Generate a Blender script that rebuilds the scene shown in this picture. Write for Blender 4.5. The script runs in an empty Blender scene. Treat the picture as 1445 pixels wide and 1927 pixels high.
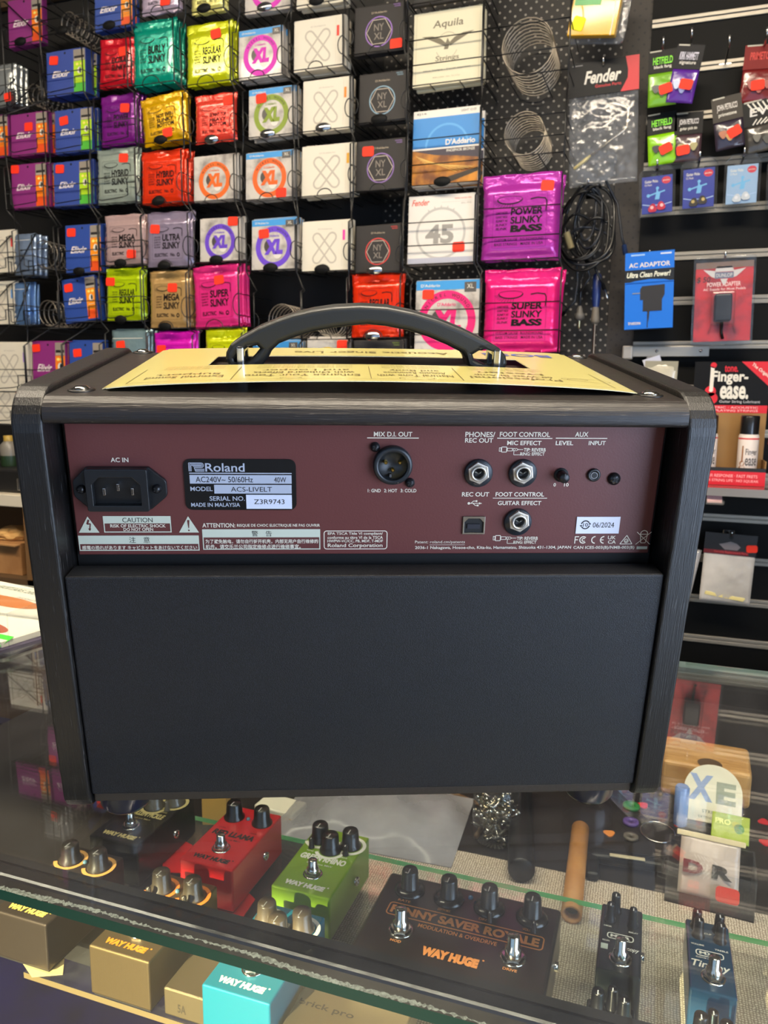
import bpy, bmesh, math, random
from mathutils import Matrix, Vector
R=math.radians
sc=bpy.context.scene; COL=sc.collection
# ------------------------------------------------------------------ camera
cam=bpy.data.objects.new('camera',bpy.data.cameras.new('camera')); COL.objects.link(cam); sc.camera=cam
cam.matrix_world=Matrix(((0.943859,-0.061136,0.324641,0),(0.330225,0.14791,-0.932241,0),(0.008976,0.987109,0.159795,0.272),(0,0,0,1)))
cam.data.sensor_fit='HORIZONTAL'; cam.data.sensor_width=36; cam.data.lens=36*1447/1445; cam.data.clip_start=.01
cam.data.dof.use_dof=True; cam.data.dof.focus_distance=.47; cam.data.dof.aperture_fstop=28
# ------------------------------------------------------------------ light
sc.view_settings.view_transform='Standard'; sc.view_settings.look='None'; sc.view_settings.gamma=1; sc.view_settings.exposure=0.55
sc.cycles.transparent_max_bounces=24; sc.cycles.max_bounces=8; sc.cycles.sample_clamp_indirect=6
wd=bpy.data.worlds.new('world'); sc.world=wd; wd.use_nodes=True
wd.node_tree.nodes['Background'].inputs[0].default_value=(.45,.65,1,1); wd.node_tree.nodes['Background'].inputs[1].default_value=.8
def light(name,kind,loc,rot,energy,color,**k):
    l=bpy.data.lights.new(name,kind); l.energy=energy; l.color=color
    for a,b in k.items(): setattr(l,a,b)
    o=bpy.data.objects.new(name,l); COL.objects.link(o); o.location=loc; o.rotation_euler=rot; return o
sun_dir=Vector((.30,1,-.50)).normalized()
sun=light('sun','SUN',(0,-3,3),(0,0,0),22.0,(1,.80,.50),angle=R(.5)); sun.rotation_euler=sun_dir.to_track_quat('-Z','Y').to_euler()
light('window_daylight','AREA',(.3,-2.0,.4),(R(90),0,0),1.2,(.62,.78,1),shape='RECTANGLE',size=3,size_y=1.2)
light('side_window_daylight','AREA',(.985,.0,.12),(R(90),0,R(90)),19,(.60,.75,1),shape='RECTANGLE',size=1.0,size_y=1.0)  # daylight of an unseen side window, set close so it falls off leftwards
CEIL=1.75
for i,(x,y) in enumerate(((-1.40,.45),(-.20,.30),(.45,.05))):
    light('ceiling_light',"AREA",(x,y,CEIL-.07),(0,0,0),(16,20,24)[i],(1,.86,.66),shape='RECTANGLE',size=1.2,size_y=.12)
# ------------------------------------------------------------------ materials
def lin(c):
    if len(c)==3 and max(c)>1.001 or isinstance(c[0],int): c=[x/255 for x in c]
    return tuple((x/12.92 if x<=.04045 else ((x+.055)/1.055)**2.4) for x in c)+(1,)
MC={}
def mat(c,rough=.5,metal=0,coat=0,bump=None,emit=0,spec=.5,noise=None,name=None):
    key=(tuple(c),rough,metal,coat,bump,emit,spec,noise)
    if key in MC: return MC[key]
    m=bpy.data.materials.new(name or 'surface'); m.use_nodes=True; t=m.node_tree; b=t.nodes['Principled BSDF']
    b.inputs['Base Color'].default_value=lin(c); b.inputs['Roughness'].default_value=rough; b.inputs['Metallic'].default_value=metal
    b.inputs['Coat Weight'].default_value=coat; b.inputs['Coat Roughness'].default_value=.08; b.inputs['Specular IOR Level'].default_value=spec
    if emit: b.inputs['Emission Color'].default_value=lin(c); b.inputs['Emission Strength'].default_value=emit
    if bump or noise:
        tc=t.nodes.new('ShaderNodeTexCoord'); mp=t.nodes.new('ShaderNodeMapping'); t.links.new(tc.outputs['Object'],mp.inputs[0])
        nz=t.nodes.new('ShaderNodeTexNoise'); t.links.new(mp.outputs[0],nz.inputs['Vector']); nz.inputs['Detail'].default_value=4
        s=bump[0] if bump else noise[0]
        if isinstance(s,tuple): mp.inputs['Scale'].default_value=s; nz.inputs['Scale'].default_value=1
        else: nz.inputs['Scale'].default_value=s
        if bump:
            bp=t.nodes.new('ShaderNodeBump'); bp.inputs['Strength'].default_value=bump[1]; bp.inputs['Distance'].default_value=bump[2]
            t.links.new(nz.outputs['Fac'],bp.inputs['Height']); t.links.new(bp.outputs[0],b.inputs['Normal'])
        if noise:
            cr=t.nodes.new('ShaderNodeValToRGB'); t.links.new(nz.outputs['Fac'],cr.inputs[0])
            cr.color_ramp.elements[0].position=noise[2]; cr.color_ramp.elements[1].position=noise[3]
            cr.color_ramp.elements[0].color=lin(c); cr.color_ramp.elements[1].color=lin(noise[1]); t.links.new(cr.outputs[0],b.inputs['Base Color'])
    MC[key]=m; return m
def glass(name,tint=(.93,.97,.95),ior=1.45,rough=0,dust=.0,dustcol=(.55,.56,.6),bump=None,dscale=60,boost=1.0,scr=False):
    m=bpy.data.materials.new(name); m.use_nodes=True; t=m.node_tree; N=t.nodes; L=t.links
    for n in list(N): N.remove(n)
    o=N.new('ShaderNodeOutputMaterial'); tr=N.new('ShaderNodeBsdfTransparent'); tr.inputs[0].default_value=(*tint,1)
    gl=N.new('ShaderNodeBsdfGlossy'); gl.inputs['Roughness'].default_value=rough
    fr=N.new('ShaderNodeFresnel'); ge=N.new('ShaderNodeNewGeometry'); im=N.new('ShaderNodeMapRange'); im.inputs[3].default_value=ior; im.inputs[4].default_value=1/ior; L.new(ge.outputs['Backfacing'],im.inputs[0]); L.new(im.outputs[0],fr.inputs[0])   # both faces of the sheet reflect like air to glass
    mx=N.new('ShaderNodeMixShader'); L.new(fr.outputs[0],mx.inputs[0]); L.new(tr.outputs[0],mx.inputs[1]); L.new(gl.outputs[0],mx.inputs[2])
    if boost!=1:
        mu=N.new('ShaderNodeMath'); mu.operation='MULTIPLY'; mu.use_clamp=True; mu.inputs[1].default_value=boost; L.new(fr.outputs[0],mu.inputs[0]); L.new(mu.outputs[0],mx.inputs[0])
    tc=N.new('ShaderNodeTexCoord')
    if bump:
        nz=N.new('ShaderNodeTexNoise'); nz.inputs['Scale'].default_value=bump[0]; L.new(tc.outputs['Object'],nz.inputs['Vector'])
        bp=N.new('ShaderNodeBump'); bp.inputs['Strength'].default_value=bump[1]; bp.inputs['Distance'].default_value=bump[2]
        L.new(nz.outputs['Fac'],bp.inputs['Height']); L.new(bp.outputs[0],gl.inputs['Normal']); L.new(bp.outputs[0],fr.inputs['Normal'])
    out=mx.outputs[0]
    if dust:
        df=N.new('ShaderNodeBsdfDiffuse'); df.inputs[0].default_value=(*dustcol,1)
        nz=N.new('ShaderNodeTexNoise'); nz.inputs['Scale'].default_value=dscale; nz.inputs['Detail'].default_value=6; L.new(tc.outputs['Object'],nz.inputs['Vector'])
        mr=N.new('ShaderNodeMapRange'); mr.inputs[1].default_value=.3; mr.inputs[2].default_value=.75; mr.inputs[3].default_value=dust*.5; mr.inputs[4].default_value=dust*1.6
        L.new(nz.outputs['Fac'],mr.inputs[0]); fac=mr.outputs[0]
        if scr:   # hairline scratches worn into the counter glass
            for rot,dens in ((.5,1),(1.35,2),(-.7,3)):
                mp=N.new('ShaderNodeMapping'); mp.inputs['Rotation'].default_value=(0,0,rot); mp.inputs['Scale'].default_value=(14,900,1); mp.inputs['Location'].default_value=(dens,dens*3,0)
                n2=N.new('ShaderNodeTexNoise'); n2.inputs['Scale'].default_value=1; n2.inputs['Detail'].default_value=1; L.new(tc.outputs['Object'],mp.inputs[0]); L.new(mp.outputs[0],n2.inputs['Vector'])
                m2=N.new('ShaderNodeMapRange'); m2.inputs[1].default_value=.80; m2.inputs[2].default_value=.86; m2.inputs[3].default_value=0; m2.inputs[4].default_value=.30; L.new(n2.outputs['Fac'],m2.inputs[0])
                ad=N.new('ShaderNodeMath'); ad.operation='ADD'; L.new(fac,ad.inputs[0]); L.new(m2.outputs[0],ad.inputs[1]); fac=ad.outputs[0]
        m3=N.new('ShaderNodeMixShader'); L.new(fac,m3.inputs[0]); L.new(out,m3.inputs[1]); L.new(df.outputs[0],m3.inputs[2]); out=m3.outputs[0]
    L.new(out,o.inputs[0]); return m
def wood(name,base,pore,grain):   # vinyl wood: fine pores running along the grain
    m=bpy.data.materials.new(name); m.use_nodes=True; t=m.node_tree; N=t.nodes; L=t.links; b=N['Principled BSDF']
    tc=N.new('ShaderNodeTexCoord'); mp=N.new('ShaderNodeMapping'); mp.inputs['Scale'].default_value=grain; L.new(tc.outputs['Object'],mp.inputs[0])
    nz=N.new('ShaderNodeTexNoise'); nz.inputs['Scale'].default_value=1; nz.inputs['Detail'].default_value=3; nz.inputs['Roughness'].default_value=.6; L.new(mp.outputs[0],nz.inputs['Vector'])
    cr=N.new('ShaderNodeValToRGB'); cr.color_ramp.elements[0].position=.64; cr.color_ramp.elements[0].color=lin(base); cr.color_ramp.elements[1].position=.71; cr.color_ramp.elements[1].color=lin(pore)
    L.new(nz.outputs['Fac'],cr.inputs[0]); L.new(cr.outputs[0],b.inputs['Base Color'])
    bp=N.new('ShaderNodeBump'); bp.inputs['Strength'].default_value=.5; bp.inputs['Distance'].default_value=.0006; L.new(nz.outputs['Fac'],bp.inputs['Height']); L.new(bp.outputs[0],b.inputs['Normal'])
    b.inputs['Roughness'].default_value=.42; return m
BLK=mat((14,14,15),.45,name='black_plastic'); WIRE=mat((20,20,21),.38,name='black_wire'); CHR=mat((200,200,200),.18,1,name='chrome'); STK=mat((255,50,12),.65,name='sticker_orange',emit=0)
INK=mat((22,16,18),.6,name='black_ink'); WHT=mat((228,222,208),.55,name='white_card'); DARK=mat((6,6,6),.7,name='black_void')
CLEAR=glass('clear_plastic',(.95,.96,.97),1.5,.12,.10,(.6,.62,.66),bump=(24,.6,.008)); ACRYL=glass('clear_acrylic',(.97,.98,.98),1.45,.02,.03)
# ------------------------------------------------------------------ mesh builder
TXT={}
def textmesh(s,bold=0,shear=0):
    k=(s,bold,shear)
    if k not in TXT:
        c=bpy.data.curves.new('t','FONT'); c.body=s; c.offset=.012*bold; c.shear=shear; c.resolution_u=2 if len(s)>24 else 3
        o=bpy.data.objects.new('t',c); COL.objects.link(o); me=bpy.data.meshes.new_from_object(o.evaluated_get(bpy.context.evaluated_depsgraph_get()))
        vs=[(v.co.x,v.co.y) for v in me.vertices]; fs=[tuple(p.vertices) for p in me.polygons]
        bpy.data.objects.remove(o); bpy.data.curves.remove(c); bpy.data.meshes.remove(me)
        xs=[v[0] for v in vs]; ys=[v[1] for v in vs]; TXT[k]=(vs,fs,min(xs),max(xs),min(ys),max(ys))
    return TXT[k]
class MB:
    def __init__(s): s.v=[]; s.f=[]; s.m=[]; s.sm=[]; s.mats=[]; s.X=Matrix.Identity(4)
    def mi(s,m):
        if m not in s.mats: s.mats.append(m)
        return s.mats.index(m)
    def add(s,vs,fs,m,smooth=False):
        n=len(s.v); s.v+=[tuple(s.X@Vector(p)) for p in vs]; i=s.mi(m)
        for f in fs: s.f.append(tuple(n+a for a in f)); s.m.append(i); s.sm.append(smooth)
    def poly(s,pts,m): s.add(pts,[tuple(range(len(pts)))],m)
    def bm(s,b,m,smooth=False):
        b.verts.index_update(); s.add([v.co[:] for v in b.verts],[tuple(v.index for v in f.verts) for f in b.faces],m,smooth); b.free()
    def box(s,x0,x1,y0,y1,z0,z1,m,bev=0,seg=2):
        if bev<=0:
            s.add([(x,y,z) for x in (x0,x1) for y in (y0,y1) for z in (z0,z1)],[(0,1,3,2),(4,6,7,5),(0,4,5,1),(2,3,7,6),(0,2,6,4),(1,5,7,3)],m); return
        b=bmesh.new(); bmesh.ops.create_cube(b,size=1)
        for v in b.verts: v.co=Vector(((x0+x1)/2+v.co.x*(x1-x0),(y0+y1)/2+v.co.y*(y1-y0),(z0+z1)/2+v.co.z*(z1-z0)))
        bmesh.ops.bevel(b,geom=list(b.edges),offset=bev,segments=seg,affect='EDGES',profile=.5); s.bm(b,m,False)
    def lathe(s,prof,m,n=24,c=(0,0,0),ax='z',smooth=True,cap=True):
        vs=[];fs=[]
        for r,h in prof:
            for k in range(n):
                a=2*math.pi*k/n; x,y=r*math.cos(a),r*math.sin(a)
                p={'z':(x,y,h),'y':(x,-h,y),'x':(h,x,y)}[ax]; vs.append((c[0]+p[0],c[1]+p[1],c[2]+p[2]))
        for i in range(len(prof)-1):
            for k in range(n): fs.append((i*n+k,i*n+(k+1)%n,(i+1)*n+(k+1)%n,(i+1)*n+k))
        s.add(vs,fs,m,smooth)
        if cap:
            for i in (0,len(prof)-1):
                if prof[i][0]>1e-6: s.add(vs[i*n:i*n+n],[tuple(range(n))],m)
    def tube(s,path,r,m,n=6,closed=False):
        P=[Vector(p) for p in path]; vs=[];fs=[]; N=len(P); up=None
        for i,p in enumerate(P):
            a=P[(i-1)%N] if (closed or i>0) else p; b=P[(i+1)%N] if (closed or i<N-1) else p; d=(b-a).normalized() if (b-a).length>1e-9 else Vector((0,0,1))
            if up is None: up=d.orthogonal().normalized()
            else:
                up=up-d*up.dot(d); up=up.normalized() if up.length>1e-6 else d.orthogonal().normalized()
            w=d.cross(up); rr=r[i] if isinstance(r,(list,tuple)) else r
            for k in range(n):
                t=2*math.pi*k/n; vs.append(p+(up*math.cos(t)+w*math.sin(t))*rr)
        for i in range(N if closed else N-1):
            for k in range(n): fs.append((i*n+k,i*n+(k+1)%n,((i+1)%N)*n+(k+1)%n,((i+1)%N)*n+k))
        if not closed: fs+=[tuple(range(n)),tuple(range((N-1)*n,N*n))]
        s.add([v[:] for v in vs],fs,m,True)
    def text(s,t,x0,x1,z0,z1,y,m,bold=0,shear=0,surf=None,flip=False):
        vs,fs,a,b,c,d=textmesh(t,bold,shear); out=[]
        for px,py in vs:
            u=(px-a)/(b-a); w=(py-c)/max(d-c,1e-6)
            if flip: u,w=1-u,1-w
            x=x0+u*(x1-x0); z=z0+w*(z1-z0); out.append((x,(surf(x,z)-.0004) if surf else y,z))
        s.add(out,fs,m)
    def arctext(s,t,cx,cz,r,h,a0,a1,y,m,bold=1):   # capitals set around a ring
        n=len(t)
        for i,ch in enumerate(t):
            if ch==' ': continue
            a=a0+(a1-a0)*(i+.5)/n; vs,fs,x0,x1,z0,z1=textmesh(ch,bold)
            k=h/.7; w=(x0+x1)/2
            s.add([(cx+math.sin(a)*(r+(q[1]*k))+math.cos(a)*(q[0]-w)*k,y,cz+math.cos(a)*(r+q[1]*k)-math.sin(a)*(q[0]-w)*k) for q in vs],fs,m)
    def ring(s,cx,cz,r0,r1,y,m,n=40,sx=1,a0=0,a1=2*math.pi,surf=None):
        vs=[];full=abs(a1-a0-2*math.pi)<1e-6; k=n if full else n+1
        for i in range(k):
            a=a0+(a1-a0)*i/n
            for r in (r0,r1):
                x=cx+sx*r*math.cos(a); z=cz+r*math.sin(a); vs.append((x,surf(x,z)-.0004 if surf else y,z))
        s.add(vs,[(2*i,2*i+1,2*((i+1)%k)+1,2*((i+1)%k)) for i in range(n)],m)
    def disc(s,cx,cz,r,y,m,n=24,sx=1): s.poly([(cx+sx*r*math.cos(2*math.pi*i/n),y,cz+r*math.sin(2*math.pi*i/n)) for i in range(n)],m)
    def rect(s,x0,x1,z0,z1,y,m): s.poly([(x0,y,z0),(x1,y,z0),(x1,y,z1),(x0,y,z1)],m)
    def rrect(s,x0,x1,z0,z1,r,y,m,th=0):
        p=rpts(x0,x1,z0,z1,r)
        if th: s.prism([p],y-th,y,m)
        else: s.poly([(a,y,b) for a,b in p],m)
    def frame(s,x0,x1,z0,z1,w,y,m,r=0):
        if r:
            a=rpts(x0,x1,z0,z1,r); b=rpts(x0+w,x1-w,z0+w,z1-w,max(r-w,1e-4)); n=len(a)
            s.add([(p[0],y,p[1]) for p in a+b],[(i,(i+1)%n,n+(i+1)%n,n+i) for i in range(n)],m); return
        for q in ((x0,x1,z0,z0+w),(x0,x1,z1-w,z1),(x0,x0+w,z0+w,z1-w),(x1-w,x1,z0+w,z1-w)): s.rect(*q,y,m)
    def line(s,pts,w,y,m,surf=None):
        for (x0,z0),(x1,z1) in zip(pts,pts[1:]):
            d=Vector((x1-x0,z1-z0)); l=d.length
            if l<1e-9: continue
            nx,nz=-d.y/l*w/2,d.x/l*w/2; q=[(x0+nx,z0+nz),(x1+nx,z1+nz),(x1-nx,z1-nz),(x0-nx,z0-nz)]
            s.poly([(a,surf(a,b)-.0004 if surf else y,b) for a,b in q],m)
    def prism(s,polys,y0,y1,m,bev=0,res=2):   # outline (with holes) in XZ pushed from y0 to y1
        c=bpy.data.curves.new('c','CURVE'); c.dimensions='2D'; c.fill_mode='BOTH'; K=200; c.extrude=(abs(y1-y0)/2-bev)*K; c.bevel_depth=bev*K; c.bevel_resolution=res; c.offset=-bev*K
        for p in polys:
            sp=c.splines.new('POLY'); sp.points.add(len(p)-1); sp.use_cyclic_u=True
            for q,a in zip(sp.points,p): q.co=(a[0]*K,a[1]*K,0,1)
        o=bpy.data.objects.new('c',c); COL.objects.link(o); me=bpy.data.meshes.new_from_object(o.evaluated_get(bpy.context.evaluated_depsgraph_get()))
        ym=(y0+y1)/2; s.add([(v.co.x/K,ym-v.co.z/K,v.co.y/K) for v in me.vertices],[tuple(p.vertices) for p in me.polygons],m)
        bpy.data.objects.remove(o); bpy.data.curves.remove(c); bpy.data.meshes.remove(me)
    def build(s,name,parent=None,loc=None,rot=None,smooth_angle=None):
        me=bpy.data.meshes.new(name); me.from_pydata(s.v,[],s.f)
        for m in s.mats: me.materials.append(m)
        me.polygons.foreach_set('material_index',s.m); me.polygons.foreach_set('use_smooth',s.sm); me.update()
        o=bpy.data.objects.new(name,me); COL.objects.link(o)
        if parent: o.parent=parent
        if loc: o.location=loc
        if rot: o.rotation_euler=rot
        return o
def rpts(x0,x1,z0,z1,r,n=5):
    p=[]
    for cx,cz,a in ((x1-r,z1-r,0),(x0+r,z1-r,90),(x0+r,z0+r,180),(x1-r,z0+r,270)):
        for i in range(n+1): t=R(a+90*i/n); p.append((cx+r*math.cos(t),cz+r*math.sin(t)))
    return p
def tag(o,label,cat,group=None):
    o['label']=label; o['category']=cat
    if group: o['group']=group
    return o
def thing(name,label,cat,loc=(0,0,0),rot=(0,0,0),group=None):
    o=bpy.data.objects.new(name,None); o.empty_display_size=.02; COL.objects.link(o); o.location=loc; o.rotation_euler=rot; return tag(o,label,cat,group)
def struct(o): o['kind']='structure'; return o
def dup(o,parent=None):
    c=o.copy(); COL.objects.link(c)
    if parent: c.parent=parent
    for ch in o.children: dup(ch,c)
    return c
FLAT=Matrix.Rotation(R(-90),4,'X')   # prints laid on a top face: XZ -> XY, facing up
# ------------------------------------------------------------------ the shop
b=MB(); b.box(-3.2,1.1,-2.2,2.1,-1.05,-1.0,mat((34,31,30),.5,noise=(3,(44,40,38),.4,.6))); struct(b.build('floor'))
b=MB(); b.box(-3.2,1.1,-2.2,2.1,CEIL,CEIL+.05,mat((150,144,134),.9)); struct(b.build('ceiling'))
WALLM=mat((120,98,74),.8,noise=(5,(104,84,62),.4,.6))
b=MB(); b.box(-3.2,1.1,1.9,2.0,-1,CEIL,WALLM); struct(b.build('wall_back'))
b=MB(); b.box(-3.2,-3.1,-2.1,1.9,-1,CEIL,mat((92,86,78),.9)); struct(b.build('wall_left'))
b=MB()
for q in ((-2.1,-.8,-1,CEIL),(.5,1.9,-1,CEIL),(-.8,.5,.75,CEIL),(-.8,.5,-1,-.45)): b.box(1.0,1.1,*q,mat((92,86,78),.9))
struct(b.build('wall_right'))
b=MB(); FM=mat((40,40,42),.4)
for q in ((-.8,-.76,-.45,.75),(.46,.5,-.45,.75),(-.76,.46,-.45,-.41),(-.76,.46,.71,.75)): b.box(1.02,1.07,*q,FM)
b.box(1.04,1.046,-.77,.47,-.42,.72,glass('side_window_glass',(.97,.98,.98))); struct(b.build('window_2'))  # unseen window, placed near so its daylight fades across the amplifier's rear
# shopfront behind the viewer: the window head cuts the low sun off above the pedals
HEAD=1.21
b=MB(); M_=mat((92,86,78),.9)
b.box(-3.2,1.1,-2.2,-2.1,HEAD,CEIL,M_); b.box(-3.2,1.1,-2.2,-2.1,-1,-.6,M_); b.box(-3.2,-2,-2.2,-2.1,-.6,HEAD,M_); b.box(1.0,1.1,-2.2,-2.1,-.6,HEAD,M_); struct(b.build('wall_front'))
b=MB(); FM=mat((40,40,42),.4)
for x in (-2,-.55,.96): b.box(x,x+.04,-2.17,-2.12,-.6,HEAD,FM)
b.box(-2,1.0,-2.17,-2.12,-.6,-.56,FM); b.box(-2,1.0,-2.17,-2.12,HEAD-.04,HEAD,FM); b.box(-2,1.0,-2.148,-2.142,-.57,HEAD-.03,glass('window_glass',(.97,.98,.98)))
struct(b.build('window_1'))
for i,(x,y) in enumerate(((-1.40,.45),(-.20,.30),(.45,.05))):
    t=thing('ceiling_light',['long ceiling light above the aisle, over the string racks','long ceiling light in the middle, above the amplifier','long ceiling light above the right end of the counter'][i],'light',(x,y,CEIL-.03))
    b=MB(); b.box(-.64,.64,-.09,.09,-.01,.03,mat((220,220,220),.4),.008); b.build('housing',t)
    b=MB(); b.box(-.6,.6,-.06,.06,-.03,-.01,mat((255,240,215),.5,emit=6),.006); b.build('diffuser',t)
# ------------------------------------------------------------------ glass counter
ct=thing('glass_display_counter','glass topped display counter with a black front rail and a glass shelf of pedals','counter',(0,.55,-1))
def ob(mb,name,parent):   # geometry given in room coordinates, parented to a thing
    o=mb.build(name,parent); o.matrix_parent_inverse=Matrix.Translation(parent.location).inverted(); return o
GT=glass('counter_glass',(.965,.988,.978),1.5,.012,.015,(.50,.50,.56),dscale=25,scr=True,boost=1.9); GS=glass('shelf_glass',(.97,.988,.978),1.5,.01,.02)
EDG=mat((16,76,58),.3,spec=.3,name='green_glass_edge'); GLW=mat((110,215,140),.25,name='painted_glow_edge'); CRE=mat((112,96,66),.35,name='cream_shelf_edge')  # bright green paints the glow in the shelf's rear edge
b=MB(); b.box(-1.9,.95,.2915,.8058,-.006,0,GT)
b.rect(-1.9,.95,-.006,0,.2913,EDG); b.poly([(-1.9,.8059,-.006),(-1.9,.8059,0),(.95,.8059,0),(.95,.8059,-.006)],mat((120,140,130),.3)); ob(b,'glass_top',ct)
b=MB(); b.box(-1.9,.95,.3085,.3195,-.020,-.0066,mat((13,14,16),.3,coat=.3,bump=(90,.3,.002)),.002); b.box(-1.9,.95,.3195,.325,-.018,-.0066,mat((10,10,11),.5)); ob(b,'front_rail',ct)
SEAL=glass('sealant_residue',(.95,.97,.96),1.2,.3,.42,(.46,.50,.46),dscale=700)
b=MB(); rng=random.Random(4); pts=[]
x=-1.2
while x<.6:
    y=.3005+.0012*math.sin(x*21)+.0007*math.sin(x*67+1)+rng.uniform(-.0005,.0005); w=max(.0004,.0022+.0012*math.sin(x*35)+rng.uniform(-.0016,.0016))
    pts.append((x,y,w)); x+=.0012
for (xa,ya,wa),(xb,yb,wb) in zip(pts,pts[1:]): b.poly([(xa,ya-wa/2,-.0064),(xb,yb-wb/2,-.0064),(xb,yb+wb/2,-.0064),(xa,ya+wa/2,-.0064)],SEAL)
ob(b,'sealant_line',ct)
b=MB(); b.box(-1.9,.95,.311,.316,-.78,-.0205,glass('pane_glass',(.95,.98,.965),1.5,.0)); ob(b,'front_pane',ct)
b=MB(); b.box(-.515,.95,.486,.764,-.266,-.26,GS); b.rect(-.515,.95,-.266,-.2602,.4858,CRE); b.rect(-.515,.95,-.266,-.2602,.7642,GLW); ob(b,'glass_shelf',ct)
b=MB(); b.box(-1.0,.95,.565,1.45,-.315,-.290,mat((26,22,22),.6)); ob(b,'lower_board',ct)
WV=bpy.data.materials.new('woven_cloth'); WV.use_nodes=True; t_=WV.node_tree; n_=t_.nodes; bs=n_['Principled BSDF']; bs.inputs['Roughness'].default_value=.9
tc=n_.new('ShaderNodeTexCoord'); w1=n_.new('ShaderNodeTexWave'); w2=n_.new('ShaderNodeTexWave'); w2.bands_direction='Y'
for w in (w1,w2): w.inputs['Scale'].default_value=115; w.inputs['Distortion'].default_value=3.5; w.inputs['Detail Scale'].default_value=3; t_.links.new(tc.outputs['Object'],w.inputs['Vector'])
mm=n_.new('ShaderNodeMath'); mm.operation='MULTIPLY'; t_.links.new(w1.outputs['Fac'],mm.inputs[0]); t_.links.new(w2.outputs['Fac'],mm.inputs[1])
cr=n_.new('ShaderNodeValToRGB'); cr.color_ramp.elements[0].color=lin((138,124,110)); cr.color_ramp.elements[1].color=lin((220,206,188)); cr.color_ramp.elements[1].position=.6; t_.links.new(mm.outputs[0],cr.inputs[0]); t_.links.new(cr.outputs[0],bs.inputs['Base Color'])
b=MB(); b.box(-.33,.95,.566,.845,-.2898,-.2855,WV); ob(b,'woven_liner',ct)
b=MB(); b.box(-1.9,.95,.32,1.0,-.70,-.66,mat((15,13,58),.8,spec=.1,noise=(9,(11,10,40),.4,.65))); b.box(-1.9,.95,.98,1.0,-.66,-.315,mat((14,12,46),.8,spec=.1)); b.box(-1.9,.95,.32,1.0,-1,-.70,mat((26,25,30),.6)); ob(b,'base_cabinet',ct)
# ------------------------------------------------------------------ the amplifier
LEAN=.17128; YAW=.391885
amp=thing('guitar_amplifier','black wood-grain guitar amplifier with a dark red connection plate, standing on the glass counter','amplifier',(-.15664,.42371,.01025),(LEAN,0,YAW))
SP=wood('black_wood_vertical',(13,12,12),(74,72,72),(1500,900,55)); SL=wood('black_wood_along',(27,23,22),(82,74,68),(55,900,1500))
HW=.188; TH=.0162; ZT=.2622; D=.196
def rounded(pts,rs,n=7):
    out=[]; N=len(pts)
    for i in range(N):
        p=Vector(pts[i]); a=(Vector(pts[i-1])-p).normalized(); c=(Vector(pts[(i+1)%N])-p).normalized(); r=rs[i]
        ang=a.angle(c); d=r/math.tan(ang/2); cen=p+(a+c).normalized()*(r/math.sin(ang/2)); s=p+a*d-cen; e=p+c*d-cen
        th=s.angle(e); ax=1 if s.cross(e)>0 else -1
        for k in range(n+1):
            t=th*k/n*ax; out.append((cen.x+s.x*math.cos(t)-s.y*math.sin(t),cen.y+s.x*math.sin(t)+s.y*math.cos(t)))
    return out
YZ=Matrix(((0,1,0,0),(1,0,0,0),(0,0,1,0),(0,0,0,1)))   # prism (x,y,z) -> thickness along X, outline in YZ
prof=rounded([(0,-.0015),(.225,-.0015),(D,ZT),(0,ZT)],[.013,.02,.022,.022])
for sx in (-1,1):
    b=MB(); b.X=YZ; xc=sx*(HW-TH/2); b.prism([prof],xc-TH/2,xc+TH/2,SP,.0016); b.build('side_panel',amp)
IN=HW-TH
b=MB(); b.X=YZ; b.prism([rounded([(.001,.2445),(.19,.2445),(.19,.2585),(.001,.2585)],[.003,.004,.009,.0100],6)],-IN+.0002,IN-.0002,SL); b.build('top_panel',amp)
GR=mat((8,9,11),.5,bump=(2200,.6,.0005),noise=(1500,(24,28,36),.46,.62),spec=.42,name='grille_texture')
b=MB(); b.box(-IN+.0004,IN-.0004,.0025,.020,.0105,.1575,GR,.0012); b.build('rear_panel',amp)
b=MB(); b.box(-IN+.001,IN-.001,.0045,.212,.0035,.0103,mat((44,36,28),.6,bump=(200,.3,.001)),.001); b.build('bottom_panel',amp)
b=MB(); b.box(-IN+.001,IN-.001,.026,.185,.0104,.2444,DARK); b.build('cabinet_body',amp)
YP=.022
CREAM=mat((226,216,196),.55,name='cream_print'); PALE=mat((200,204,184),.6,name='pale_print'); MAR=mat((98,51,48),.42,bump=(900,.12,.0004),spec=.45,name='maroon_plate')
cp=MB(); cp.box(-.1686,.1684,YP,YP+.003,.163,.2440,MAR,.0006)
yp=YP-.00025
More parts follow.
